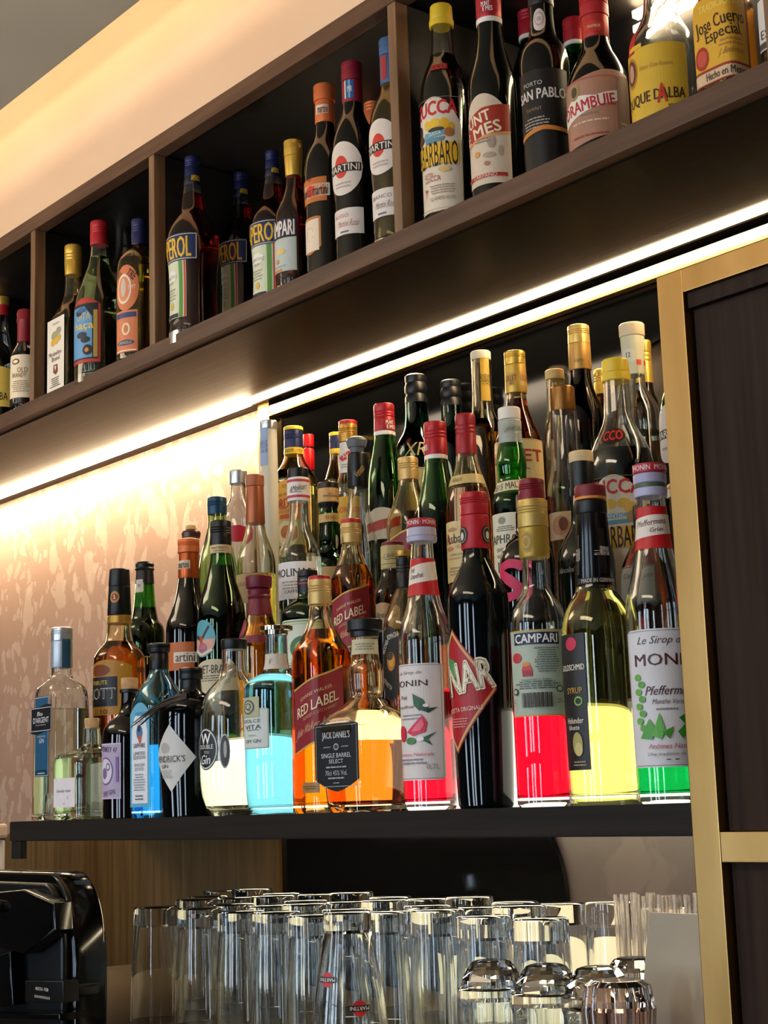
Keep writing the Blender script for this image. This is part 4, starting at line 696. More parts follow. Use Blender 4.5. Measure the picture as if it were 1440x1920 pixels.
# rows standing on the shelf behind the front row and on the steps
MAR = foil('6e1a2c', .45, .1)
B('whisky_liqueur_bottle', 'amber bottle with black and gold neck sleeve, tallest at shelf left end', 224, 1250, 2, [(1160, 21), (1196, 24), (1206, 30), (1220, 45), (1236, 49), (1528, 49)], 'warm', [(1065, 1098, 19, 20.5, BLK), (1097, 1152, 20.5, 22.5, BLKF), (1152, 1168, 22.8, 23.2, GOLD2)], ('e08428', 1204),
  [(1108, 1130, -50, 0, 'b88a3c', 'ell', [('E', 0, 0, .7, .6, '8a2418'), ('T', 'S', 0, 0, .4, .5, 'e8d8b0', {'b': .04})], {'name': 'seal'}),
   (1236, 1340, -86, 28, 'c08a30', 'arch', [('R', -.96, -.7, .45, .4, '161c28'), ('F', -.96, -.7, .45, .4, .012, 'c8a050'), ('E', -.35, .62, .5, .22, '7c3a1c'), ('T', 'TRIBUTE', -.4, .18, .9, .1, 'd8b040', {'b': .03}), ('T', 'BOTT', -.3, -.22, 1.3, .26, 'd8cfc0', {'b': .07}), ('T', 'BOTT', -.3, -.22, 1.26, .24, '161c28', {'b': .03}), ('T', '10', -.1, -.88, .3, .12, '4a2410', {'b': .03}), ('E', .6, .8, .05, .04, 'f0e0a0'), ('E', .75, .2, .05, .04, 'f0e0a0'), ('E', .75, -.3, .05, .04, 'f0e0a0')], {})], group=LG, z0=-.005)
B('port_bottle', 'green-black bulbous-neck port bottle with torn black capsule', 272, 1250, 3, [(1086, 17), (1130, 20), (1150, 23), (1162, 26), (1170, 35), (1190, 38), (1528, 38)], 'green', [(1052, 1092, 17.5, 18, BLK, 'w')], ('#040604', 1140),
  [(1086, 1110, -60, -10, 'c8c0b8', 'rect', [('T', 'M', 0, 0, .6, .4, '4a4448')], {'name': 'tax_strip'}), (1228, 1248, -82, 52, '050605', 'rect', [('T', 'PORTO', 0, 0, 1.9, 1.1, 'c8b060')], {'hide': 1}), (1252, 1268, -80, 0, '050605', 'rect', [('T', 'Fine Tawny', -.1, 0, 1.5, .8, 'b8a030', {'sl': .4, 'rot': -4})], {'hide': 1})], group=LG, z0=-.005)
B('vermouth_bottle', 'brown-black vermouth bottle with orange capsule, left end of the steps', 355, 1200, 2, [(1080, 19), (1110, 23), (1140, 32), (1165, 43), (1185, 44), (1300, 44)], '#0c0704', [(1008, 1034, 20.5, 21, ORG, 's'), (1034, 1083, 19, 20, foil('b8541c', .3, .5))], None,
  [(1050, 1066, -75, 8, 'dcc8ac', 'round', [('T', 'martini', 0, 0, 1.6, 1.1, '4a2418', {'b': .03})]), (1203, 1256, -60, 12, 'c06428', 'rect', []), (1222, 1242, -40, 18, 'e0d0bc', 'round', [('T', 'artini', 0, 0, 1.6, 1.1, '3a2418', {'b': .02})], {'lift': .001})], group=DG)
B('stoppered_bottle', 'bottle with dark brown knob stopper rising behind the orange capsule', 359, 1100, 3, [(1004, 12), (1030, 14), (1060, 22), (1100, 28), (1160, 28)], 'clear', [(984, 992, 9, 11, CORK, 'p', 'cork'), (991, 1006, 18.5, 17, plastic('4a2418', .3), 'd', 'stopper')], group=DG, dy=.011, z0=-.005)
B('bitter_bottle', 'dark green bitter bottle with eagle emblem label and black cap', 416, 1200, 2, [(1034, 19), (1062, 22), (1090, 29), (1120, 40), (1142, 45), (1170, 46), (1300, 45)], 'green', [(974, 1020, 20, 20.5, BLK, 's'), (1020, 1036, 20.5, 20.5, plastic('d8c090', .5))], ('#030504', 1062),
  [(1021, 1035, -60, 50, 'd8c090', 'rect', [('T', 'FERNET BRANCA', -.1, .2, 1.6, .4, '5a4a34'), ('N', -.7, .5, -.8, -.3, 1, '7a6a4c')]),
   (1160, 1230, -88, -14, '5aa8b8', 'ell', [('P', [(-.98, -.05), (.98, -.05), (.85, -.5), (.4, -.88), (0, -.98), (-.4, -.88), (-.85, -.5)], 'd8a088'), ('P', [(-.7, .1), (-.1, -.2), (.6, .6), (.5, .7), (-.1, 0), (-.6, .25)], '2c2a30'), ('P', [(-.3, .1), (.1, .2), (0, -.3), (-.2, -.3)], 'b04838'), ('E', .0, -.5, .4, .28, '8c6a90'), ('E', .05, -.45, .3, .14, 'c86a74'), ('P', [(-.9, -.65), (0, -.95), (.8, -.7), (.75, -.55), (0, -.8), (-.85, -.5)], 'd8ccb8')]),
   (1235, 1300, -88, 45, 'd4c8a8', 'archd', [('T', 'FERNET-BRANCA', -.05, .42, 1.9, .34, '2a241c', {'b': .02}), ('N', -.6, .6, -.3, .1, 3, '6a6048')])], group=DG)
B('liqueur_bottle', 'pale green flared bottle with dark blue screw cap behind the eagle-label bitter', 408, 1050, 3, [(958, 17), (985, 18), (1005, 22), (1040, 33), (1080, 38), (1250, 38)], 'c8e0a0', [(930, 962, 18.5, 18.5, foil('12405c', .35, .3), 's')], group=DG)
B('vodka_bottle', 'clear bottle with plain silver cap and red disc, behind copper capsule', 448, 1000, 4, [(902, 14), (935, 16), (950, 28), (965, 34), (1130, 35)], 'clear', [(880, 905, 17, 17, SILVER)], None, [(984, 1016, -45, 35, 'b81c34', 'ell', [])], group=DG)
B('grappa_bottle', 'clear bell-shouldered bottle with copper capsule, left group', 480, 1050, 3, [(978, 17), (1000, 20), (1020, 29), (1045, 36), (1062, 37), (1240, 37)], 'clear', [(888, 909, 17.5, 17.5, plastic('a8603c', .45)), (909, 980, 16.5, 18.2, COPPER)], ('e8c24c', 1078),
  [(1074, 1130, -80, 10, 'dcb880', 'rect', [('T', 'GRAPPA', 0, .3, 1.4, .2, 'a87848')])], group=DG)
B('liqueur_bottle', 'golden bottle dipped in maroon wax with a ribbon seal', 487, 1180, 2, [(1148, 23), (1170, 29), (1190, 36), (1205, 39), (1300, 39)], 'warm', [(1077, 1100, 25, 24, MAR), (1100, 1152, 21, 24, MAR, 'w')], ('e8b030', 1158),
  [(1158, 1196, -100, -48, '7c1c30', 'ell', [('E', 0, 0, .8, .85, '8e2438')], {'name': 'ribbon_seal', 'lift': .002}), (1190, 1204, -90, 90, '7c1c30', 'rect', [], {'name': 'ribbon'})], group=DG)
B('vodka_bottle', 'tall slim frosted white bottle with silver cap and pale blue strip', 506, 950, 4, [(801, 15.5), (850, 16.5), (1100, 17)], '@e6e0cc', [(786, 803, 16.5, 16.5, SILVER)], None, [(801, 872, -75, -8, '98b0d8', 'rect', [('T', 'BELVEDERE', 0, 0, 2.4, .35, '4a6088', {'rot': 90})])], group=DG, dy=.0)
B('gin_bottle', 'clear gin bottle with navy and yellow cap and big yellow label', 553, 950, 5, [(848, 17), (862, 21), (876, 32), (890, 44), (905, 48), (1130, 48)], 'warm', [(797, 804, 18, 18.5, YEL), (804, 838, 18, 18.5, NAVY, 's'), (838, 850, 18.5, 19, YEL)], ('f4f2d8', 884),
  [(838, 850, -60, 60, 'e2b822', 'rect', [('T', "GORDON'S · LONDON", 0, 0, 1.8, .7, '3a3020')]),
   (900, 1022, -78, 40, 'dca026', 'arch', [('E', -.1, .82, .12, .07, 'b07c20'), ('T', 'THE ORIGINAL', 0, .56, 1.0, .05, '8a5c20'), ('T', "GORDON'S", -.0, .28, 1.75, .24, 'b8341c', {'b': .04}), ('T', 'LONDON DRY', 0, .04, 1.2, .06, '8a4c18'), ('R', -.35, -.18, .2, -.06, 'c0341c'), ('P', [(-1, -1), (1, -1), (1, -.22), (-1, -.22)], 'b8b070'), ('E', -.05, -.62, .45, .36, 'e4cfa0'), ('E', -.02, -.6, .3, .2, 'b86a2c'), ('E', .05, -.7, .24, .1, 'a85828')])], group=DG, sq=(3.5, 903))
B('spirit_bottle', 'thin bottle with bright red cap directly behind the yellow-label gin', 580, 900, 5, [(835, 8), (880, 9), (900, 12), (1090, 13)], 'clear', [(813, 836, 10.5, 10.5, RSCREW), (840, 880, 10.5, 11, RSCREW)], group=DG, dy=.05)
B('anise_liqueur_bottle', 'clear long-necked bottle with black cap and white signed neck band', 562, 1030, 3, [(934, 17), (975, 19), (1000, 24), (1018, 35), (1035, 41), (1200, 41)], 'clear', [(875, 894, 19.5, 19.5, BLK), (893, 937, 20.5, 21, WHT)], ('f6f2d8', 1042),
  [(895, 935, -85, 80, 'eae2dc', 'rect', [('R', -1, .62, 1, .86, 'b83048'), ('R', -1, -.86, 1, -.62, 'b83048'), ('T', 'AMolinari', 0, .05, 1.1, .38, '3a3440', {'sl': .5, 'rot': 12}), ('R', -.5, -.38, .2, -.33, '3a3440')]),
   (1052, 1122, -84, 45, 'e8e2e0', 'rect', [('T', 'MOLINARI', -.02, .42, 1.85, .3, '1c1a1c', {'b': .04}), ('N', -.6, .6, -.5, .0, 3, '9a9494'), ('T', 'CAFFE', -.1, -.6, .6, .12, '3a3638')])], group=DG)
B('herb_liqueur_bottle', 'emerald green bottle with waisted neck and cream collar labels', 617, 1000, 4, [(948, 16), (962, 18), (985, 18.5), (1008, 21), (1028, 20), (1038, 26), (1045, 37), (1060, 40), (1160, 40)], '2f9a44', [(902, 914, 19.5, 19.5, plastic('2c1c14')), (913, 940, 19.8, 20, foil('dcb070', .5, .1)), (940, 951, 20, 17, BLK)], ('1f8a38', 965),
  [(914, 939, -75, 75, 'dcb070', 'round', [('T', 'AMARO', .2, .1, .4, .12, '4a2c14'), ('T', 'MONTENEGRO', .2, -.25, 1.1, .2, '4a2c14', {'b': .03})]), (962, 978, -85, 85, 'd8b070', 'wave', [('T', 'MONTENEGRO', .2, 0, .9, .6, 'b8842c', {'b': .03})]), (1062, 1120, -55, 40, 'dcb880', 'rect', [])], group=DG)
B('gin_bottle', 'bottle with gold cap and white red-crested neck label behind grey stopper', 655, 900, 5, [(824, 16), (885, 18), (900, 24), (915, 30), (1100, 31)], 'clear', [(786, 793, 17.5, 17.5, RED), (792, 826, 17.8, 17.5, GOLD2, 's')], ('f4f0c0', 930),
  [(828, 886, -80, 75, 'dcd8d0', 'rect', [('P', [(-.9, .0), (-.1, .35), (.3, .5), (.3, .0), (-.5, -.25)], 'b82430'), ('T', 'AS', -.3, .1, .4, .2, 'e8d0d0', {'rot': 20}), ('N', -.8, .2, -.7, -.4, 2, '7a7878')], {'follow': True}), (930, 980, -60, 60, 'd8a830', 'rect', [('T', "GORDON'S", .0, 0, 1.8, .3, 'b8341c', {'b': .03})])], group=DG)
B('gin_bottle', 'second navy and yellow capped gin bottle, far back behind gold cap', 632, 900, 5, [(850, 12), (868, 14), (890, 22), (905, 26), (1080, 26)], 'warm', [(809, 816, 13, 13, YEL), (816, 840, 13, 13, NAVY, 's'), (840, 850, 13, 13, YEL)], ('f4f2d8', 900), group=DG, dy=.05)
B('white_spirit_bottle', 'long flared clear bottle with black sleeve and grey pump stopper', 673, 980, 4, [(908, 17), (930, 18), (965, 23), (1000, 32), (1035, 38), (1160, 39)], 'clear', [(815, 836, 20, 17, GREYP, 'd', 'pump_stopper'), (835, 848, 14, 12, GREYP, 'p', 'stopper_stem'), (847, 911, 19, 20, BLKF, 'p', 'neck_sleeve')], None,
  [(865, 900, -40, 60, '121214', 'rect', [('T', 'Veneto', 0, 0, 1.4, .5, 'a88c4c', {'rot': 50, 'sl': .3})], {'hide': 1})], group=DG, dy=-.008)
B('whisky_bottle', 'amber square whisky bottle with dented gold cap, second row', 660, 1060, 2, [(1013, 18), (1030, 19), (1050, 26), (1070, 36), (1088, 42), (1300, 43)], 'warm', [(971, 979, 19.5, 20, RED), (978, 1016, 20, 20, GOLDP, 's')], ('d87c30', 1062),
  [(1108, 1215, -78, 52, '8c1c28', 'rect', WHL, {'tilt': 20}), (1000, 1026, -92, -55, '5a3420', 'ell', [], {'name': 'wax_seal', 'lift': .006, 'follow': False})], group=DG, sq=(4, 1092))
B('herb_liqueur_bottle', 'squat green bottle with black cap and green-framed white label', 578, 1150, 2, [(1108, 18), (1120, 20), (1127, 34), (1138, 48), (1152, 52), (1300, 52)], '2c8a3c', [(1067, 1111, 19.5, 19, BLK, 's')], ('1c7a30', 1124),
  [(1082, 1095, -60, 50, '161214', 'rect', [('R', -1, -.9, 1, -.5, 'b03030'), ('T', 'Jagermeister', 0, .3, 1.4, .6, 'b0a8a0', {'sl': .3})]), (1160, 1250, -70, 45, 'd8dcc8', 'round', [('F', -.94, -.94, .94, .94, .05, '6c8c3c'), ('F', -.8, -.82, .8, .82, .03, 'a8b468'), ('E', 0, -.2, .5, .5, '3c6a34'), ('E', 0, -.2, .3, .3, '88b058')])], group=DG)
B('vermouth_bottle', 'green vermouth bottle with red capsule lettered in white, back row left', 724, 900, 5, [(812, 18.5), (840, 23), (870, 30), (900, 35), (1090, 37)], '4ea044', [(754, 806, 19.5, 20, RED, 's'), (806, 814, 20.3, 20.3, WHT)], ('#060a05', 935),
  [(786, 805, -20, 80, 'b3202a', 'rect', [('T', 'PUNT', .0, .45, .9, .5, 'f0e4d8', {'b': .05}), ('T', 'E MES', .15, -.45, 1.0, .5, 'f0e4d8', {'b': .05})]), (950, 1010, -80, 40, 'd8ccb8', 'archd', [('P', [(-.9, -.6), (.9, -.2), (.9, .4), (-.9, 0)], 'a4301e')])], group=DG, dy=-.045)
B('irish_whiskey_bottle', 'tall dark teal bottle with moulded black stopper and cream label', 784, 850, 5, [(748, 21), (785, 22), (803, 26), (822, 40), (838, 44), (1080, 44)], '2b6b5e', [(698, 752, 20.5, 21.5, BLK, 'k')], ('#04070a', 806),
  [(820, 862, -60, 50, 'b8a468', 'rect', [('T', 'XR', 0, 0, 1.0, .8, 'c8b070', {'sl': .2})], {'hide': 1}), (876, 960, -84, 70, 'd4c47c', 'rect', [('F', -.95, -.95, .95, .95, .02, '8a7c4c'), ('T', 'Single Malt', -.3, .1, 1.0, .14, '8a7c50')])], group=DG, dy=.026)
B('irish_whiskey_bottle', 'smaller teal bottle with moulded black stopper, rearmost', 850, 850, 5, [(754, 19.5), (795, 20), (812, 26), (830, 36), (1060, 38)], '2b6b5e', [(709, 758, 19.5, 20.5, BLK, 'k')], ('#04070a', 812), group=DG, dy=.035)
B('whisky_bottle', 'nearly empty clear bottle with gold cap and slanting red label', 768, 960, 4, [(894, 18), (915, 21), (935, 30), (955, 40), (975, 44), (1160, 45)], 'warm', [(855, 897, 19.5, 19.5, GOLDP, 's')], ('d87c30', 1120),
  [(975, 1000, -30, 20, 'b8a060', 'rect', [('T', '170', 0, 0, 1.5, .8, '6a5428')], {'hide': 1}), (992, 1060, -70, 60, '7c1c28', 'rect', [('R', -1, .9, 1, 1, 'c8a048')], {'tilt': 18})], group=DG, sq=(4, 975))
B('vermouth_bottle', 'green vermouth bottle with ribbed red capsule above the pink syrup', 821, 950, 3, [(853, 21), (880, 24), (910, 31), (940, 37), (970, 39), (1220, 40)], '4ea044', [(788, 850, 21.5, 21.8, RED, 's'), (850, 859, 22, 22, WHT)], ('#050805', 946),
  [(826, 848, -95, -30, 'b3202a', 'rect', [('T', 'MES', .0, 0, 1.2, .6, 'f0e4d8', {'b': .05})])], group=DG)
B('brandy_bottle', 'clear-shouldered brandy bottle with dark red capsule and cream gothic label', 879, 960, 3, [(845, 19), (870, 23), (895, 32), (920, 40), (950, 43), (1220, 44)], 'warm', [(773, 848, 19, 20, foil('9c1c28', .42, .15), 's')], ('c87844', 918),
  [(888, 906, -90, 70, 'dcc080', 'wave', [('T', 'Asbach', -.35, 0, .5, .7, '7a5a2c')]),
   (912, 975, -38, -8, 'c8a878', 'rect', [('R', -.7, -1, -.5, 1, '9c5a48'), ('R', .5, -1, .7, 1, '9c5a48')], {'name': 'stripe'}),
   (974, 1088, -88, 10, 'd8c088', 'rect', [('E', -.2, .72, .35, .07, 'b07c5c'), ('T', 'Asbach', .1, .42, 1.6, .22, '4a2c1c', {'b': .04}), ('T', 'A', -.55, .42, .3, .26, 'a8382c', {'b': .04}), ('T', 'URALT', .35, .14, .7, .08, 'b8a078'), ('E', -.4, .1, .3, .07, 'b87c5c'), ('T', 'echter alter', .1, -.1, .9, .06, '7a6040', {'sl': .4}), ('T', 'gebrannter Wein', .1, -.24, 1.1, .06, '7a6040', {'sl': .4}), ('N', -.5, .7, -.8, -.5, 3, 'a08c60')])], group=DG, dy=.0)
B('blended_whisky_bottle', 'dark whisky bottle with signed cream cap and cream shield label', 738, 1100, 3, [(1062, 21), (1078, 23), (1095, 31), (1112, 38), (1300, 40)], '#140a06', [(1014, 1022, 20.5, 21, MAR), (1020, 1066, 21.5, 22, plastic('d4c48c', .5))], None,
  [(1022, 1064, -85, 80, 'd4c48c', 'rect', [('T', "G. Ballantine", .0, .15, 1.2, .26, '6a5c34', {'sl': .5, 'rot': 10}), ('R', -.45, -.25, .3, -.2, '4a4028'), ('R', -1, -.66, 1, -.62, '5a4c30')]), (1128, 1180, -88, 10, 'd4c8a0', 'archd', [('T', "Ballantine's", .05, .1, 1.6, .3, '3a3424', {'sl': .35})])], group=DG, dy=.0)
B('brandy_bottle', 'triangular-shouldered brandy bottle with oval black label, behind grapefruit syrup', 762, 1200, 2, [(1100, 15), (1108, 20), (1130, 30), (1160, 42), (1185, 44), (1310, 44)], 'warm', [(1030, 1042, 16, 16, GOLD2), (1042, 1102, 15, 15, BLK, 's')], ('7a3c10', 1215),
  [(1172, 1312, -90, -4, '14130f', 'ell', [('F', -.0, -.0, .0, .0, .001, '14130f'), ('E', .12, .05, .3, .26, 'b87c2c'), ('E', .16, .08, .2, .18, 'd8a040'), ('E', .05, .2, .24, .12, '4a3418'), ('T', 'VECCHIA', -.35, .45, .9, .1, 'e0d8c8', {'rot': 55, 'b': .02}), ('T', 'ROMAGNA', .3, .74, .8, .1, 'e0d8c8', {'rot': 15, 'b': .02}), ('T', 'ETICHETTA', -.2, -.55, .9, .07, 'd0c8b8', {'rot': -40})])], group=DG)
B('rum_bottle', 'tall clear bottle with white cork and hanging gold neck tag, back row', 905, 760, 5, [(670, 18.5), (760, 19.5), (778, 24), (792, 34), (805, 38), (1040, 38)], 'warm', [(655, 671, 19, 19, plastic('ead8b8', .6), 'p', 'cork')], ('b87c28', 790),
  [(672, 752, -5, 45, 'c8a02c', 'round', [('T', 'LA BASTIDE', 0, 0, 2.6, .3, '4a3810', {'rot': 90, 'b': .02})], {'name': 'neck_tag', 'lift': .002})], group=DG, dy=.0)
B('aperitif_wine_bottle', 'rosy aperitif wine bottle with gold capsule and cream label, back row', 972, 820, 4, [(733, 18), (760, 20), (785, 29), (810, 42), (830, 46), (1060, 46)], 'warm', [(655, 680, 20, 20, GOLD, 's'), (680, 734, 20, 20.5, foil('caa040', .4, .4))], ('a84420', 750),
  [(698, 722, -70, 85, 'caa040', 'rect', [('T', 'LILLET   LILLET', .1, .2, 1.9, .6, '8a3420', {'b': .03}), ('T', '1872', -.4, -.6, .3, .3, '8a3420')], {'lift': .0003}), (822, 930, -84, 74, 'dcc48c', 'rect', [('F', -.96, -.97, .96, .97, .012, 'a85c38'), ('T', 'LILLET', -.05, .42, 1.75, .28, 'b82c1c', {'b': .05}), ('N', -.4, .4, -.1, .0, 1, '8a6a4c')])], group=DG, dy=.0)
B('malt_whisky_bottle', 'bright green malt bottle with white cap, grey collar and white label', 965, 1000, 3, [(828, 22), (845, 26), (865, 29), (885, 27), (900, 27), (915, 34), (930, 39), (945, 40), (1220, 40)], '52b43c', [(761, 783, 21, 21, plastic('ece4d4', .5)), (784, 829, 22, 22, plastic('a8aca0', .45))], ('3c9c34', 930),
  [(795, 812, -50, 75, 'a8aca0', 'rect', [('T', 'LAPHROAIG', .1, 0, 1.5, .7, '5a5e58', {'rot': 6})], {'lift': .0003}), (900, 920, -80, 40, 'e0d4b0', 'wave', [('T', '1815 MALT', .0, 0, 1.7, .9, '3a3428', {'rot': 6, 'b': .01})]),
   (960, 1100, -85, 60, 'dcd4bc', 'rect', [('E', -.3, .8, .16, .1, '8a8474'), ('N', -.6, .2, .5, .66, 3, '5a5648'), ('T', 'LAPHROAIG', -.05, .3, 1.9, .16, '2c2820', {'b': .01}), ('T', 'SINGLE', -.35, .02, .5, .07, '4a4438'), ('T', 'WHISKY', -.35, -.16, .5, .07, '4a4438'), ('T', '10', -.35, -.45, .4, .2, '3a3428')])], group=DG, dy=.0)
B('grappa_bottle', 'slim clear bottle with pale cork stopper, half hidden in the back row', 1043, 760, 5, [(706, 16), (735, 17), (780, 18), (800, 26), (1020, 27)], 'warm', [(690, 708, 18, 18, plastic('d8b878', .6), 'p', 'cork')], ('e0c060', 860), group=DG, dy=.0)
B('grappa_bottle', 'clear long-necked grappa bottle with brown-gold metal cap', 1063, 900, 4, [(766, 25), (830, 26), (868, 28), (890, 32), (905, 37), (925, 38), (1060, 38)], 'clear', [(721, 768, 23, 23.5, BROWNC)], None,
  [(958, 1010, -70, 20, 'e0b890', 'round', [('E', 0, 0, .6, .7, 'c88858'), ('E', .2, .1, .3, .5, '7a3c28')])], group=DG, dy=.0)
B('brandy_bottle', 'dark cognac-like bottle with tall gold capsule, highest in the centre right', 1092, 760, 5, [(688, 19), (715, 20), (735, 27), (760, 38), (780, 41), (1020, 41)], 'brown', [(606, 640, 20.5, 21, foil('dcb868', .35, .5), 's'), (640, 690, 21, 21.5, foil('c8984c', .4, .4))], ('#080302', 703),
  [(668, 682, -60, 50, 'c8984c', 'rect', [('T', 'Cognac', 0, 0, .9, .8, '6a4420', {'sl': .5})], {'hide': 1})], group=DG, dy=.0)
B('whisky_bottle', 'gold-capped bottle peeking between dark cognac bottle and yellow cap', 1132, 780, 5, [(735, 14), (760, 18), (790, 24), (1000, 25)], 'amber', [(690, 737, 15, 15.5, GOLD, 's')], group=DG, dy=.05)
B('rhubarb_liqueur_bottle', 'half-empty dark liqueur bottle with yellow cap and red oval neck label', 1166, 900, 3, [(705, 24), (760, 26), (780, 27), (800, 36), (825, 52), (850, 60), (880, 62), (1200, 60)], 'clear', [(669, 694, 24.5, 26, YEL), (694, 710, 27.5, 27, YEL)], ('#050303', 848),
  [(800, 830, -45, 15, '2a0c0c', 'ell', [('T', 'CCO', 0, 0, 1.5, .9, 'c82c24', {'b': .07})]),
   (888, 1120, -75, 42, 'e0d2b8', 'archd', [('T', 'ZUCCA', -.02, .80, 1.75, .16, 'c42434', {'b': .07}), ('E', -.1, .52, .2, .08, 'dcb040'), ('E', .3, .52, .2, .08, 'd8ac3c'), ('E', .5, .44, .2, .1, 'd0a44c'), ('P', [(-.4, .28), (.55, .3), (.6, .36), (-.35, .36)], '6c9cac'), ('T', 'ANTICA', .1, .32, .7, .04, 'f0e8d8'), ('P', [(-.3, .18), (.45, .2), (.5, .26), (-.35, .25)], '5c8c9c'), ('E', .55, .3, .2, .1, '9c7c54'), ('R', -.98, -.2, .9, .15, 'dca42c'), ('T', 'RABARBARO', -.02, -.02, 1.85, .24, '1a1410', {'b': .02}), ('F', -.97, -.97, .95, .97, .005, '9a7c4a')])], group=DG, dy=.0)
B('spirit_bottle', 'clear round-shouldered bottle with frosted stopper strip numbered 12', 1193, 760, 5, [(698, 19), (722, 20), (735, 28), (755, 42), (780, 49), (1010, 50)], 'clear', [(602, 626, 24, 24, plastic('e0c8a0', .5)), (626, 700, 22.5, 20, plastic('cfc8a4', .45))], ('f2f0cc', 815),
  [(652, 676, -60, 10, 'e0d8bc', 'archd', [('T', '12', 0, 0, .7, .5, '2c2418', {'b': .03})], {'lift': .0003}), (674, 684, 15, 40, 'c82c24', 'rect', []), (674, 684, 62, 85, 'c82c24', 'rect', [])], group=DG, dy=.0)
B('brandy_bottle', 'gold-capped bottle standing behind the bottle numbered 12', 1212, 760, 5, [(714, 14), (735, 16), (755, 26), (990, 28)], 'brown', [(636, 716, 15.5, 16, GOLD, 's')], group=DG, dy=.055, z0=.2)
B('vermouth_bottle', 'green vermouth bottle with round white label cut by the brass post', 1292, 880, 4, [(640, 20), (690, 22), (715, 34), (740, 46), (780, 50), (1060, 50)], '3c8c3c', [(600, 642, 21, 21, RED, 's')], ('#050805', 765),
  [(752, 862, -92, 0, 'd0c8c0', 'ell', [('P', [(-.95, -.16), (.95, -.16), (.95, .16), (-.95, .16)], '1c1814'), ('T', 'MARTINI', 0, 0, 1.7, .17, 'd8d0c8', {'b': .03}), ('N', -.5, .5, -.6, -.4, 1, '9a948c')])], group=DG, dy=.03)
B('tequila_bottle', 'clear wide bottle with gathered top, between syrup cap and brass post', 1296, 950, 3, [(830, 14), (850, 18), (880, 34), (900, 42), (920, 43), (1200, 43)], 'clear', [(800, 832, 15, 14, WHT)], ('#08080a', 935), [(900, 925, -90, 30, 'e0d4b8', 'rect', [('R', -1, .2, 1, .5, 'c8502c')])], group=DG, dy=.0, flute=(10, .03))
B('wine_bottle', 'dark olive bottle with cream-topped black capsule, second row right', 1096, 980, 2, [(925, 21), (950, 24), (970, 25), (985, 27), (1005, 42), (1030, 52), (1060, 55), (1300, 55)], '#0a120a', [(843, 863, 23, 23, plastic('dcc090', .6), 'p', 'cork'), (862, 927, 23, 22, BLK)], None,
  [(1030, 1100, -70, -20, '0a120a', 'rect', [('T', 'Niccolini', 0, 0, 1.6, .2, '8a8c84', {'sl': .3})], {'hide': 1})], group=DG, dy=.0)
B('liqueur_bottle', 'round black bottle with a pink letter S on its front, second row', 990, 1080, 2, [(960, 18), (1000, 19), (1008, 32), (1018, 42), (1035, 50), (1060, 52), (1300, 52)], '#060606', [(925, 962, 16, 17, BLK)], None,
  [(1048, 1122, -85, 0, '0a0a0a', 'rect', [('T', 'S', 0, 0, 1.6, 1.35, 'd0285c', {'b': .12})], {'hide': 1})], group=DG, dy=.0)
B('orange_liqueur_bottle', 'squat amber bottle with black-framed grey label, behind peppermint syrup', 1212, 1100, 2, [(985, 16), (1010, 18), (1030, 32), (1060, 46), (1100, 50), (1300, 50)], 'amber', [(945, 988, 17, 17, BLK)], ('e08c20', 1040),
  [(1058, 1130, -75, 20, '7a7c74', 'rect', [('F', -.97, -.97, .97, .97, .04, '1c1410'), ('T', 'Cointreau', .1, .5, 1.4, .2, '2a2824')])], group=DG, dy=.0)

# ================================================================== glasses under the shelf
CLEAR = pbr('tumbler_glass', 'fcfefe', 0.0, 0, 1.0, 1.47)
ZC = -0.254
def shell(name, pts, thick, base, mat, parent, seg=32, flute=None, taper=0):
    """upturned glass: pts (z, r) outer wall top to bottom, mouth open below, solid base of height `base` at the top"""
    top = pts[0][0]
    inner = [(z, max(.002, r-thick)) for z, r in pts if z < top-base-.001]
    inner = [(top-base, max(.002, interp(pts, top-base)-thick-.0015))]+inner
    ring = pts+inner[::-1]
    vs, fs = [], []
    for j, (z, r) in enumerate(ring):
        for i in range(seg):
            th = 2*math.pi*i/seg; q = r
            if flute and j < len(pts): q *= 1+flute[1]*math.cos(flute[0]*th)
            vs.append((q*math.cos(th), q*math.sin(th), z))
    for j in range(len(ring)-1):
        for i in range(seg):
            a, b = j*seg+i, j*seg+(i+1) % seg; fs.append((a, a+seg, b+seg, b))
    fs.append(tuple(range(seg))); fs.append(tuple(reversed([(len(ring)-1)*seg+i for i in range(seg)])))
    me = bpy.data.meshes.new(name); me.from_pydata(vs, [], fs); me.update()
    o = link(name, me, mat, parent); autosmooth(me, 35); return o
def make_tumbler(name, h, rt, rb, base=.017, thick=.0022, flute=None):
    pts = [(h, rt*.90), (h-.0012, rt*.985), (h-.004, rt), (h-base, rt*1.0), (h*.5, (rt+rb)/2), (0.001, rb), (0.0, rb-.0005)]
    r = bpy.data.objects.new(name, None); C.objects.link(r); r.empty_display_size = .02
    shell('glass_body', pts, thick, base, CLEAR, r, flute=flute)
    return r
def copy_tree(o):
    c = o.copy(); C.objects.link(c)
    for ch in o.children:
        d = ch.copy(); C.objects.link(d); d.parent = c
    return c
proto = make_tumbler('tumbler', .138, .0285, .0325, .024)
proto2 = make_tumbler('tumbler', .142, .0300, .0320, .027, .0026)
used = {}
def put(px, py, label, which=proto, h=.138, Y=None, group='upturned tall tumblers'):
    """place an upturned glass so that its base shows at picture point (px, py)"""
    v = ray(px, py)
    if Y is None: Y = (ZC+h)/(v.z/v.y)
    X = v.x/v.y*Y
    o = copy_tree(which) if which.name in used else which
    used[which.name] = 1
    o.location = (X, Y, ZC+.0002); o.rotation_euler = (0, 0, random.random()*6)
    tag(o, label, 'glass', group); GL.append((X, Y)); return o
GL = []
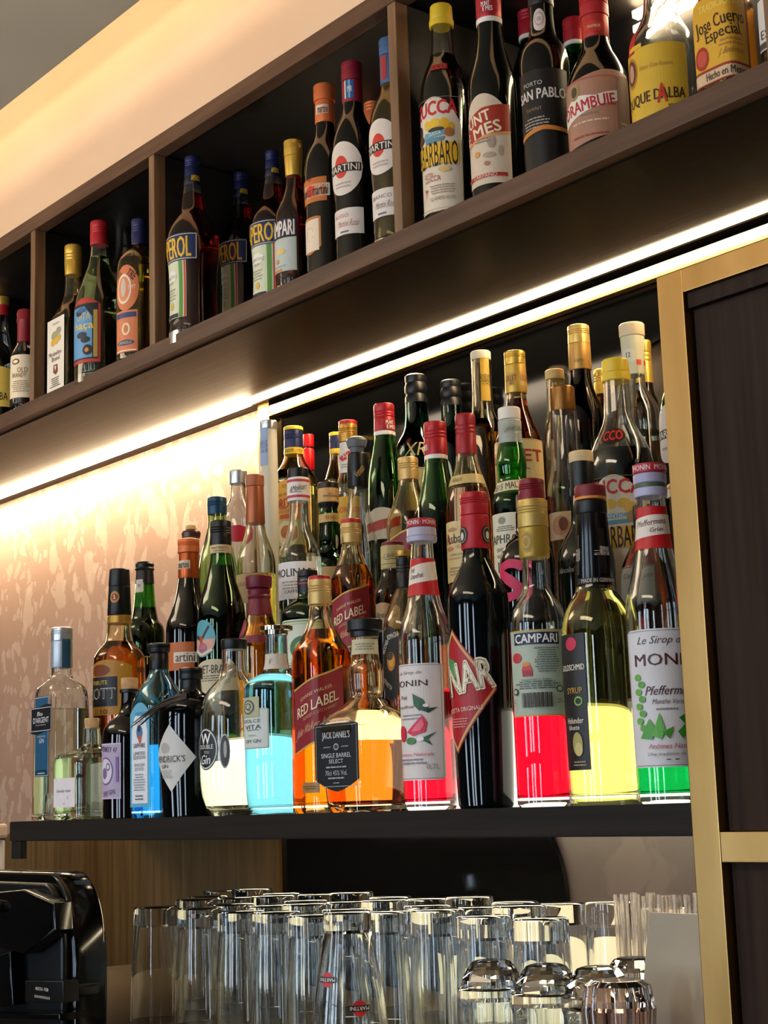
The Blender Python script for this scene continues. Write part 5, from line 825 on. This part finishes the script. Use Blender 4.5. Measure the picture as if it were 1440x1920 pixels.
front = [(292, 'first upturned tumbler at the left end of the front row'), (375, 'second upturned tumbler of the front row, counted from the left end'), (452, 'third upturned tumbler of the front row, counted from the left end'), (517, 'fourth upturned tumbler of the front row, counted from the left end'), (586, 'fifth front-row tumbler, just left of the cone glass with the red disc')]
for i, (px, lb) in enumerate(front):
    v = ray(px, 1700); Y = 1.085+.012*(i % 2); X = v.x/v.y*Y
    o = copy_tree(proto) if i else proto; used[proto.name] = 1
    o.location = (X, Y, ZC+.0002); tag(o, lb, 'glass', 'upturned tall tumblers'); GL.append((X, Y))
ORD = ['first', 'second', 'third', 'fourth', 'fifth', 'sixth', 'seventh', 'eighth', 'ninth', 'tenth', 'eleventh', 'twelfth', 'thirteenth', 'fourteenth', 'fifteenth']
names = ['second', 'third', 'fourth', 'fifth', 'sixth', 'seventh', 'last']
k = 0
SPOTS = []
for px, Y in ((920, 1.075), (1022, 1.075), (1118, 1.085), (1186, 1.165)):
    v = ray(px, 1780); SPOTS.append((v.x/v.y*Y, Y))
v = ray(1262, 1690); SPOTS += [(v.x/v.y*1.3+q, 1.30+q*.8) for q in (-.06, -.02, .02, .06)]
for r, (Y, x0, x1) in enumerate(((1.165, -1.83, -1.02), (1.255, -1.95, -1.06), (1.350, -2.06, -1.12))):
    X = x0; n = 0
    while X < x1:
        if min(math.hypot(X-a, Y-b) for a, b in SPOTS) < .072: X += .079; continue
        pj = proto2 if (n+r) % 3 == 0 else proto
        o = copy_tree(pj) if pj.name in used else pj; used[pj.name] = 1
        o.location = (X+random.uniform(-.002, .002), Y+random.uniform(-.003, .003), ZC+.0002); GL.append((X, Y))
        tag(o, 'upturned tall tumbler, %s from the left in the %s row from the front' % (ORD[n], names[r]), 'glass', 'upturned tumblers')
        X += .079; n += 1
# short fluted glasses at the front right, domed feet up
def make_short():
    r = bpy.data.objects.new('stemless_glass', None); C.objects.link(r); r.empty_display_size = .02
    shell('glass_body', [(.082, .030), (.080, .0335), (.070, .034), (.064, .0325), (.040, .0325), (.001, .0345), (0, .034)], .0024, .012, CLEAR, r, flute=(12, .018))
    me = lathe_mesh('foot', [(.106, .014), (.1045, .0185), (.098, .0235), (.088, .0285), (.0822, .0300)], 8)
    f = link('foot', me, CLEAR, r); return r
sp = make_short()
for i, (px, Y, lb) in enumerate(((920, 1.075, 'leftmost of four short fluted glasses with faceted feet up'), (1022, 1.075, 'second of four short fluted glasses, left of the wrapped pink one'), (1118, 1.085, 'third of four short fluted glasses, behind the pink crystal glass'), (1186, 1.165, 'rightmost short fluted glass, beside the curved metal sheet'))):
    v = ray(px, 1780); o = copy_tree(sp) if i else sp
    o.location = (v.x/v.y*Y, Y, ZC+.0002); tag(o, lb, 'glass', 'short fluted glasses')
# cone glass with printed logo, another stacked on it
cg = make_tumbler('cone_glass', .150, .0245, .044, .020, .0024)
v = ray(652, 1760); cg.location = (v.x/v.y*1.015, 1.015, ZC+.0002)
tag(cg, 'large cone-shaped upturned glass printed with red discs, front centre', 'glass')
cphi = math.atan2(-cg.location.y, -cg.location.x)
def logo(zc, dth, size):
    fl = Flat(); s_ = size
    fl.poly([(.42*s_*math.cos(a*math.pi/12), .42*s_*math.sin(a*math.pi/12)) for a in range(24)], ink('c8282c'), .0003)
    fl.strip(lambda u: -.16*s_, lambda u: .16*s_, -s_*.62, s_*.62, ink('1c1614'), .0004)
    fl.text('MARTINI', 0, 0, s_*1.1, .2*s_, ink('e8e0d8'), math.pi, .02, .0005)
    def fn(s, z, l):
        zz_ = zc+z; R = .0245+(.044-.0245)*(1-zz_/.150)+.0004+l; th = cphi+math.radians(dth)+s/R
        return Vector((R*math.cos(th), R*math.sin(th), zz_))
    fl.build('printed_logo', fn, cg, rad=.03)
logo(.087, -40, .017); logo(.060, 16, .018)
# pink crystal glass and paper-wrapped straws at the right end
v = ray(1158, 1860)
pg = empty('crystal_glass', (v.x/v.y*1.0, 1.0, ZC+.0002), 'pale pink cut crystal glass left of the curved metal sheet', 'glass')
shell('glass_body', [(.108, .020), (.104, .026), (.085, .029), (.060, .027), (.030, .030), (0, .031)], .003, .02, pbr('pink_crystal', 'fbe6e2', .02, 0, 1, 1.5), pg, 40, (10, .06))
v = ray(1262, 1690)
st = empty('straw_bundle', (v.x/v.y*1.30, 1.30, ZC+.0002), 'bundle of clear plastic straws behind the curved metal sheet', 'straws')
SM = pbr('clear_straw_plastic', 'efe6e0', .15, 0, .75, 1.2)
for i in range(46):
    a, b = (i % 23-11)*.0052, (i//23)*.006
    bm = bmesh.new(); rr_ = bmesh.ops.create_cone(bm, segments=8, radius1=.0022, radius2=.0022, depth=.155)
    bmesh.ops.translate(bm, verts=bm.verts, vec=(a*.8, b+a*.62, .0777+random.uniform(-.002, .002))); bmesh.ops.rotate(bm, verts=bm.verts, cent=(0, 0, 0), matrix=Matrix.Rotation(random.uniform(-.03, .03), 3, 'Y'))
    bm_obj('straw', bm, SM, st, True)
# curved satin metal sheet
v0, v1 = ray(1206, 1709), ray(1322, 1709)
bm = bmesh.new(); Ys = 1.062; zt = ZC+.0002
xl, xr = v0.x/v0.y*Ys, -.8645
n = 24
for j in range(n+1):
    t = j/n; z = (Ys*ray(1230, 1711).z/ray(1230, 1711).y)*(1-t)+zt*t
    xe = ray(1222-26*math.sin(min(1, t*1.5)*math.pi/2), 1760); xe = xe.x/xe.y*Ys
    yo = 0
    for (x, y) in ((xe, Ys+yo), (xr, Ys+yo), (xr, Ys+yo+.002), (xe, Ys+yo+.002)): bm.verts.new((x, y, z))
bm.verts.ensure_lookup_table()
for j in range(n):
    for q in range(4):
        a, b = 4*j+q, 4*j+(q+1) % 4; bm.faces.new([bm.verts[i] for i in (a, b, b+4, a+4)])
bm.faces.new([bm.verts[i] for i in (3, 2, 1, 0)]); bm.faces.new([bm.verts[4*n+i] for i in (0, 1, 2, 3)])
bmesh.ops.recalc_face_normals(bm, faces=bm.faces[:])
ms = bm_obj('metal_sheet', bm, brushed('satin_steel', 'a0927c', 'a89a84', .5, .35, (4, 4, 4)))
autosmooth(ms.data, 40)
tag(ms, 'curved satin metal sheet standing against the brass post', 'holder')

# ------------------------------------------------------------------ coffee grinder, lower left
GB = pbr('black_gloss_plastic', '050506', .12); GM = pbr('black_satin_plastic', '0a0a0b', .35)
v = ray(80, 1800); Yg = 0.93
def gp(px, py, Y=Yg): q = ray(px, py); q = q*(Y/q.y); return (q.x, q.z)
gx0, gx1 = gp(-140, 1800)[0], gp(204, 1800, .975)[0]; gz1 = gp(90, 1636)[1]
cxg = (gx0+gx1)/2
g = empty('coffee_grinder', (cxg, Yg, -.42), 'glossy black coffee grinder with arched housing in the lower left corner', 'coffee grinder')
def arch_pts(x0, x1, zb, zt_, rad, n=12):
    pts = [(x0, zb), (x1, zb)]
    for i in range(n+1):
        a = i/n*math.pi/2; pts.append((x1-rad+rad*math.cos(a), zt_-rad*1.6+rad*1.6*math.sin(a)))
    for i in range(n+1):
        a = math.pi/2+i/n*math.pi/2; pts.append((x0+rad+rad*math.cos(a), zt_-rad*1.6+rad*1.6*math.sin(a)))
    return pts
def prism(name, pts, y0, y1, mat, parent, bev=0.0):
    bm = bmesh.new(); f = bm.faces.new([bm.verts.new((x, y0, z)) for x, z in pts])
    r = bmesh.ops.extrude_face_region(bm, geom=[f]); bmesh.ops.translate(bm, vec=(0, y1-y0, 0), verts=[q for q in r['geom'] if isinstance(q, bmesh.types.BMVert)])
    bmesh.ops.recalc_face_normals(bm, faces=bm.faces[:])
    if bev:
        ed = [e for e in bm.edges if abs(e.verts[0].co.y-e.verts[1].co.y) < 1e-5]
        bmesh.ops.bevel(bm, geom=ed, offset=bev, segments=3, affect='EDGES', profile=.5)
    o = bm_obj(name, bm, mat, parent); autosmooth(o.data, 30); return o
L_ = lambda pts: [(x-cxg, z+.42) for x, z in pts]
prism('housing', L_(arch_pts(gx0, gx1, -.42, gz1, .068)), 0, .045, GB, g, .006)
prism('side_cheek', L_(arch_pts(gx0+.014, gx1-.012, -.40, gz1-.012, .05)), -.010, 0.0005, GM, g, .004)
hx0, hz0 = gp(5, 1700); hx1, hz1 = gp(92, 1665); hx2, hz2 = gp(150, 1690); hx3, hz3 = gp(92, 1785); hx4, hz4 = gp(0, 1740)
prism('hood', L_([(gx0+.03, hz0+.004), (hx1, hz1), (hx2, hz2), (hx2+.004, hz2-.03), (hx3, hz3), (gx0+.03, hz4)]), -.034, -.0095, GB, g, .003)
prism('spout', L_([gp(60, 1780), gp(66, 1880), gp(20, 1885), gp(-10, 1800)]), -.030, -.0095, GB, g, .003)
kx, kz = gp(50, 1696)
me = lathe_mesh('knob', [(.010, .006), (.008, .0075), (0, .008)], 16); kb = link('knob', me, GM, g); kb.rotation_euler = (math.pi/2, 0, 0); kb.location = (kx-cxg, -.034, kz+.42); autosmooth(me)
ax, az = gp(128, 1865)
me = lathe_mesh('adjustment_collar', [(.012, .030), (.010, .032), (.002, .032), (0, .030)], 48, flute=(48, .02)); ac = link('adjustment_collar', me, GM, g); ac.location = (ax-cxg, .004, az+.42); autosmooth(me, 20)
fl = Flat(); fl.text('GROSSA - FINE', 0, 0, .026, .0038, ink('c8c4bc')); fl.poly([(-.0165, 0), (-.0135, .002), (-.0135, -.002)], ink('c8c4bc')); fl.poly([(.0165, 0), (.0135, -.002), (.0135, .002)], ink('c8c4bc'))
for i in range(13): fl.poly([(-.018+.003*i, -.0105), (-.0168+.003*i, -.0105), (-.0168+.003*i, -.0075), (-.018+.003*i, -.0075)], ink('b8b4ac'))
zx = gp(123, 1850)
fl.build('scale_lettering', lambda s, z, l: Vector((zx[0]-cxg+s, -.0306, zx[1]+.42+z)), g, curved=False)
prism('scale_plate', L_([gp(90, 1835), gp(162, 1835), gp(162, 1875), gp(90, 1875)]), -.0300, -.0095, GM, g, .001)
prism('drip_tray', L_([gp(-60, 1893), gp(178, 1893), gp(178, 1906), gp(-60, 1906)]), -.045, -.0095, GB, g, .002)

# steel espresso machine corner behind the shelf end, left picture edge
mx0, mz1 = gp(-120, 1548, 1.30); mx1, mz0 = gp(14, 1640, 1.34)
em = empty('espresso_machine', ((mx0+mx1)/2, 1.30, -1.57), 'corner of a steel and cream machine at the left picture edge below shelf height', 'coffee machine')
cxm = (mx0+mx1)/2
box('body', mx0-cxm, mx1-cxm, 0, .04, 0, mz0+1.57, pbr('machine_steel', 'a8a8a4', .25, .9), em, .004)
box('top_panel', mx0-cxm, mx1-cxm-.004, .004, .038, mz0+1.571, gp(0, 1575, 1.30)[1]+1.57, pbr('machine_white', 'd8d4cc', .3), em, .006)
box('cup_warmer', mx0-cxm, mx1-cxm+.01, .006, .036, gp(0, 1574, 1.30)[1]+1.571, mz1+1.57, pbr('machine_cream', 'c8b09c', .5), em, .006)

# dried pods tied to the neck of the black apothecary bottle
P0 = at(352, 1300, 1.03)
pod = empty('dried_pods', tuple(P0), 'bundle of thin dark dried pods hanging from the black diamond-label bottle', 'dried pods')
for i in range(7):
    q = at(262+random.uniform(-8, 14), 1352+random.uniform(-10, 6), 1.03-.003*i); d = Vector(q)-P0
    bm = bmesh.new(); n = 8; rings = []
    for j in range(n+1):
        t = j/n; c_ = d*t+Vector((0, 0, .006*math.sin(t*math.pi)))+Vector((0, -.0015*i*t, -.001*i)); r_ = .0016*(1-.8*t)+.0002
        rings.append([bm.verts.new(c_+Vector((0, r_*math.cos(a*math.pi/3), r_*math.sin(a*math.pi/3)))) for a in range(6)])
    for A, Bb in zip(rings[:-1], rings[1:]):
        for a in range(6): bm.faces.new((A[a], A[(a+1) % 6], Bb[(a+1) % 6], Bb[a]))
    bm.faces.new(rings[0][::-1]); bm.faces.new(rings[-1]); bm_obj('pod', bm, pbr('dried_pod', '2a1c18', .6), pod, True)
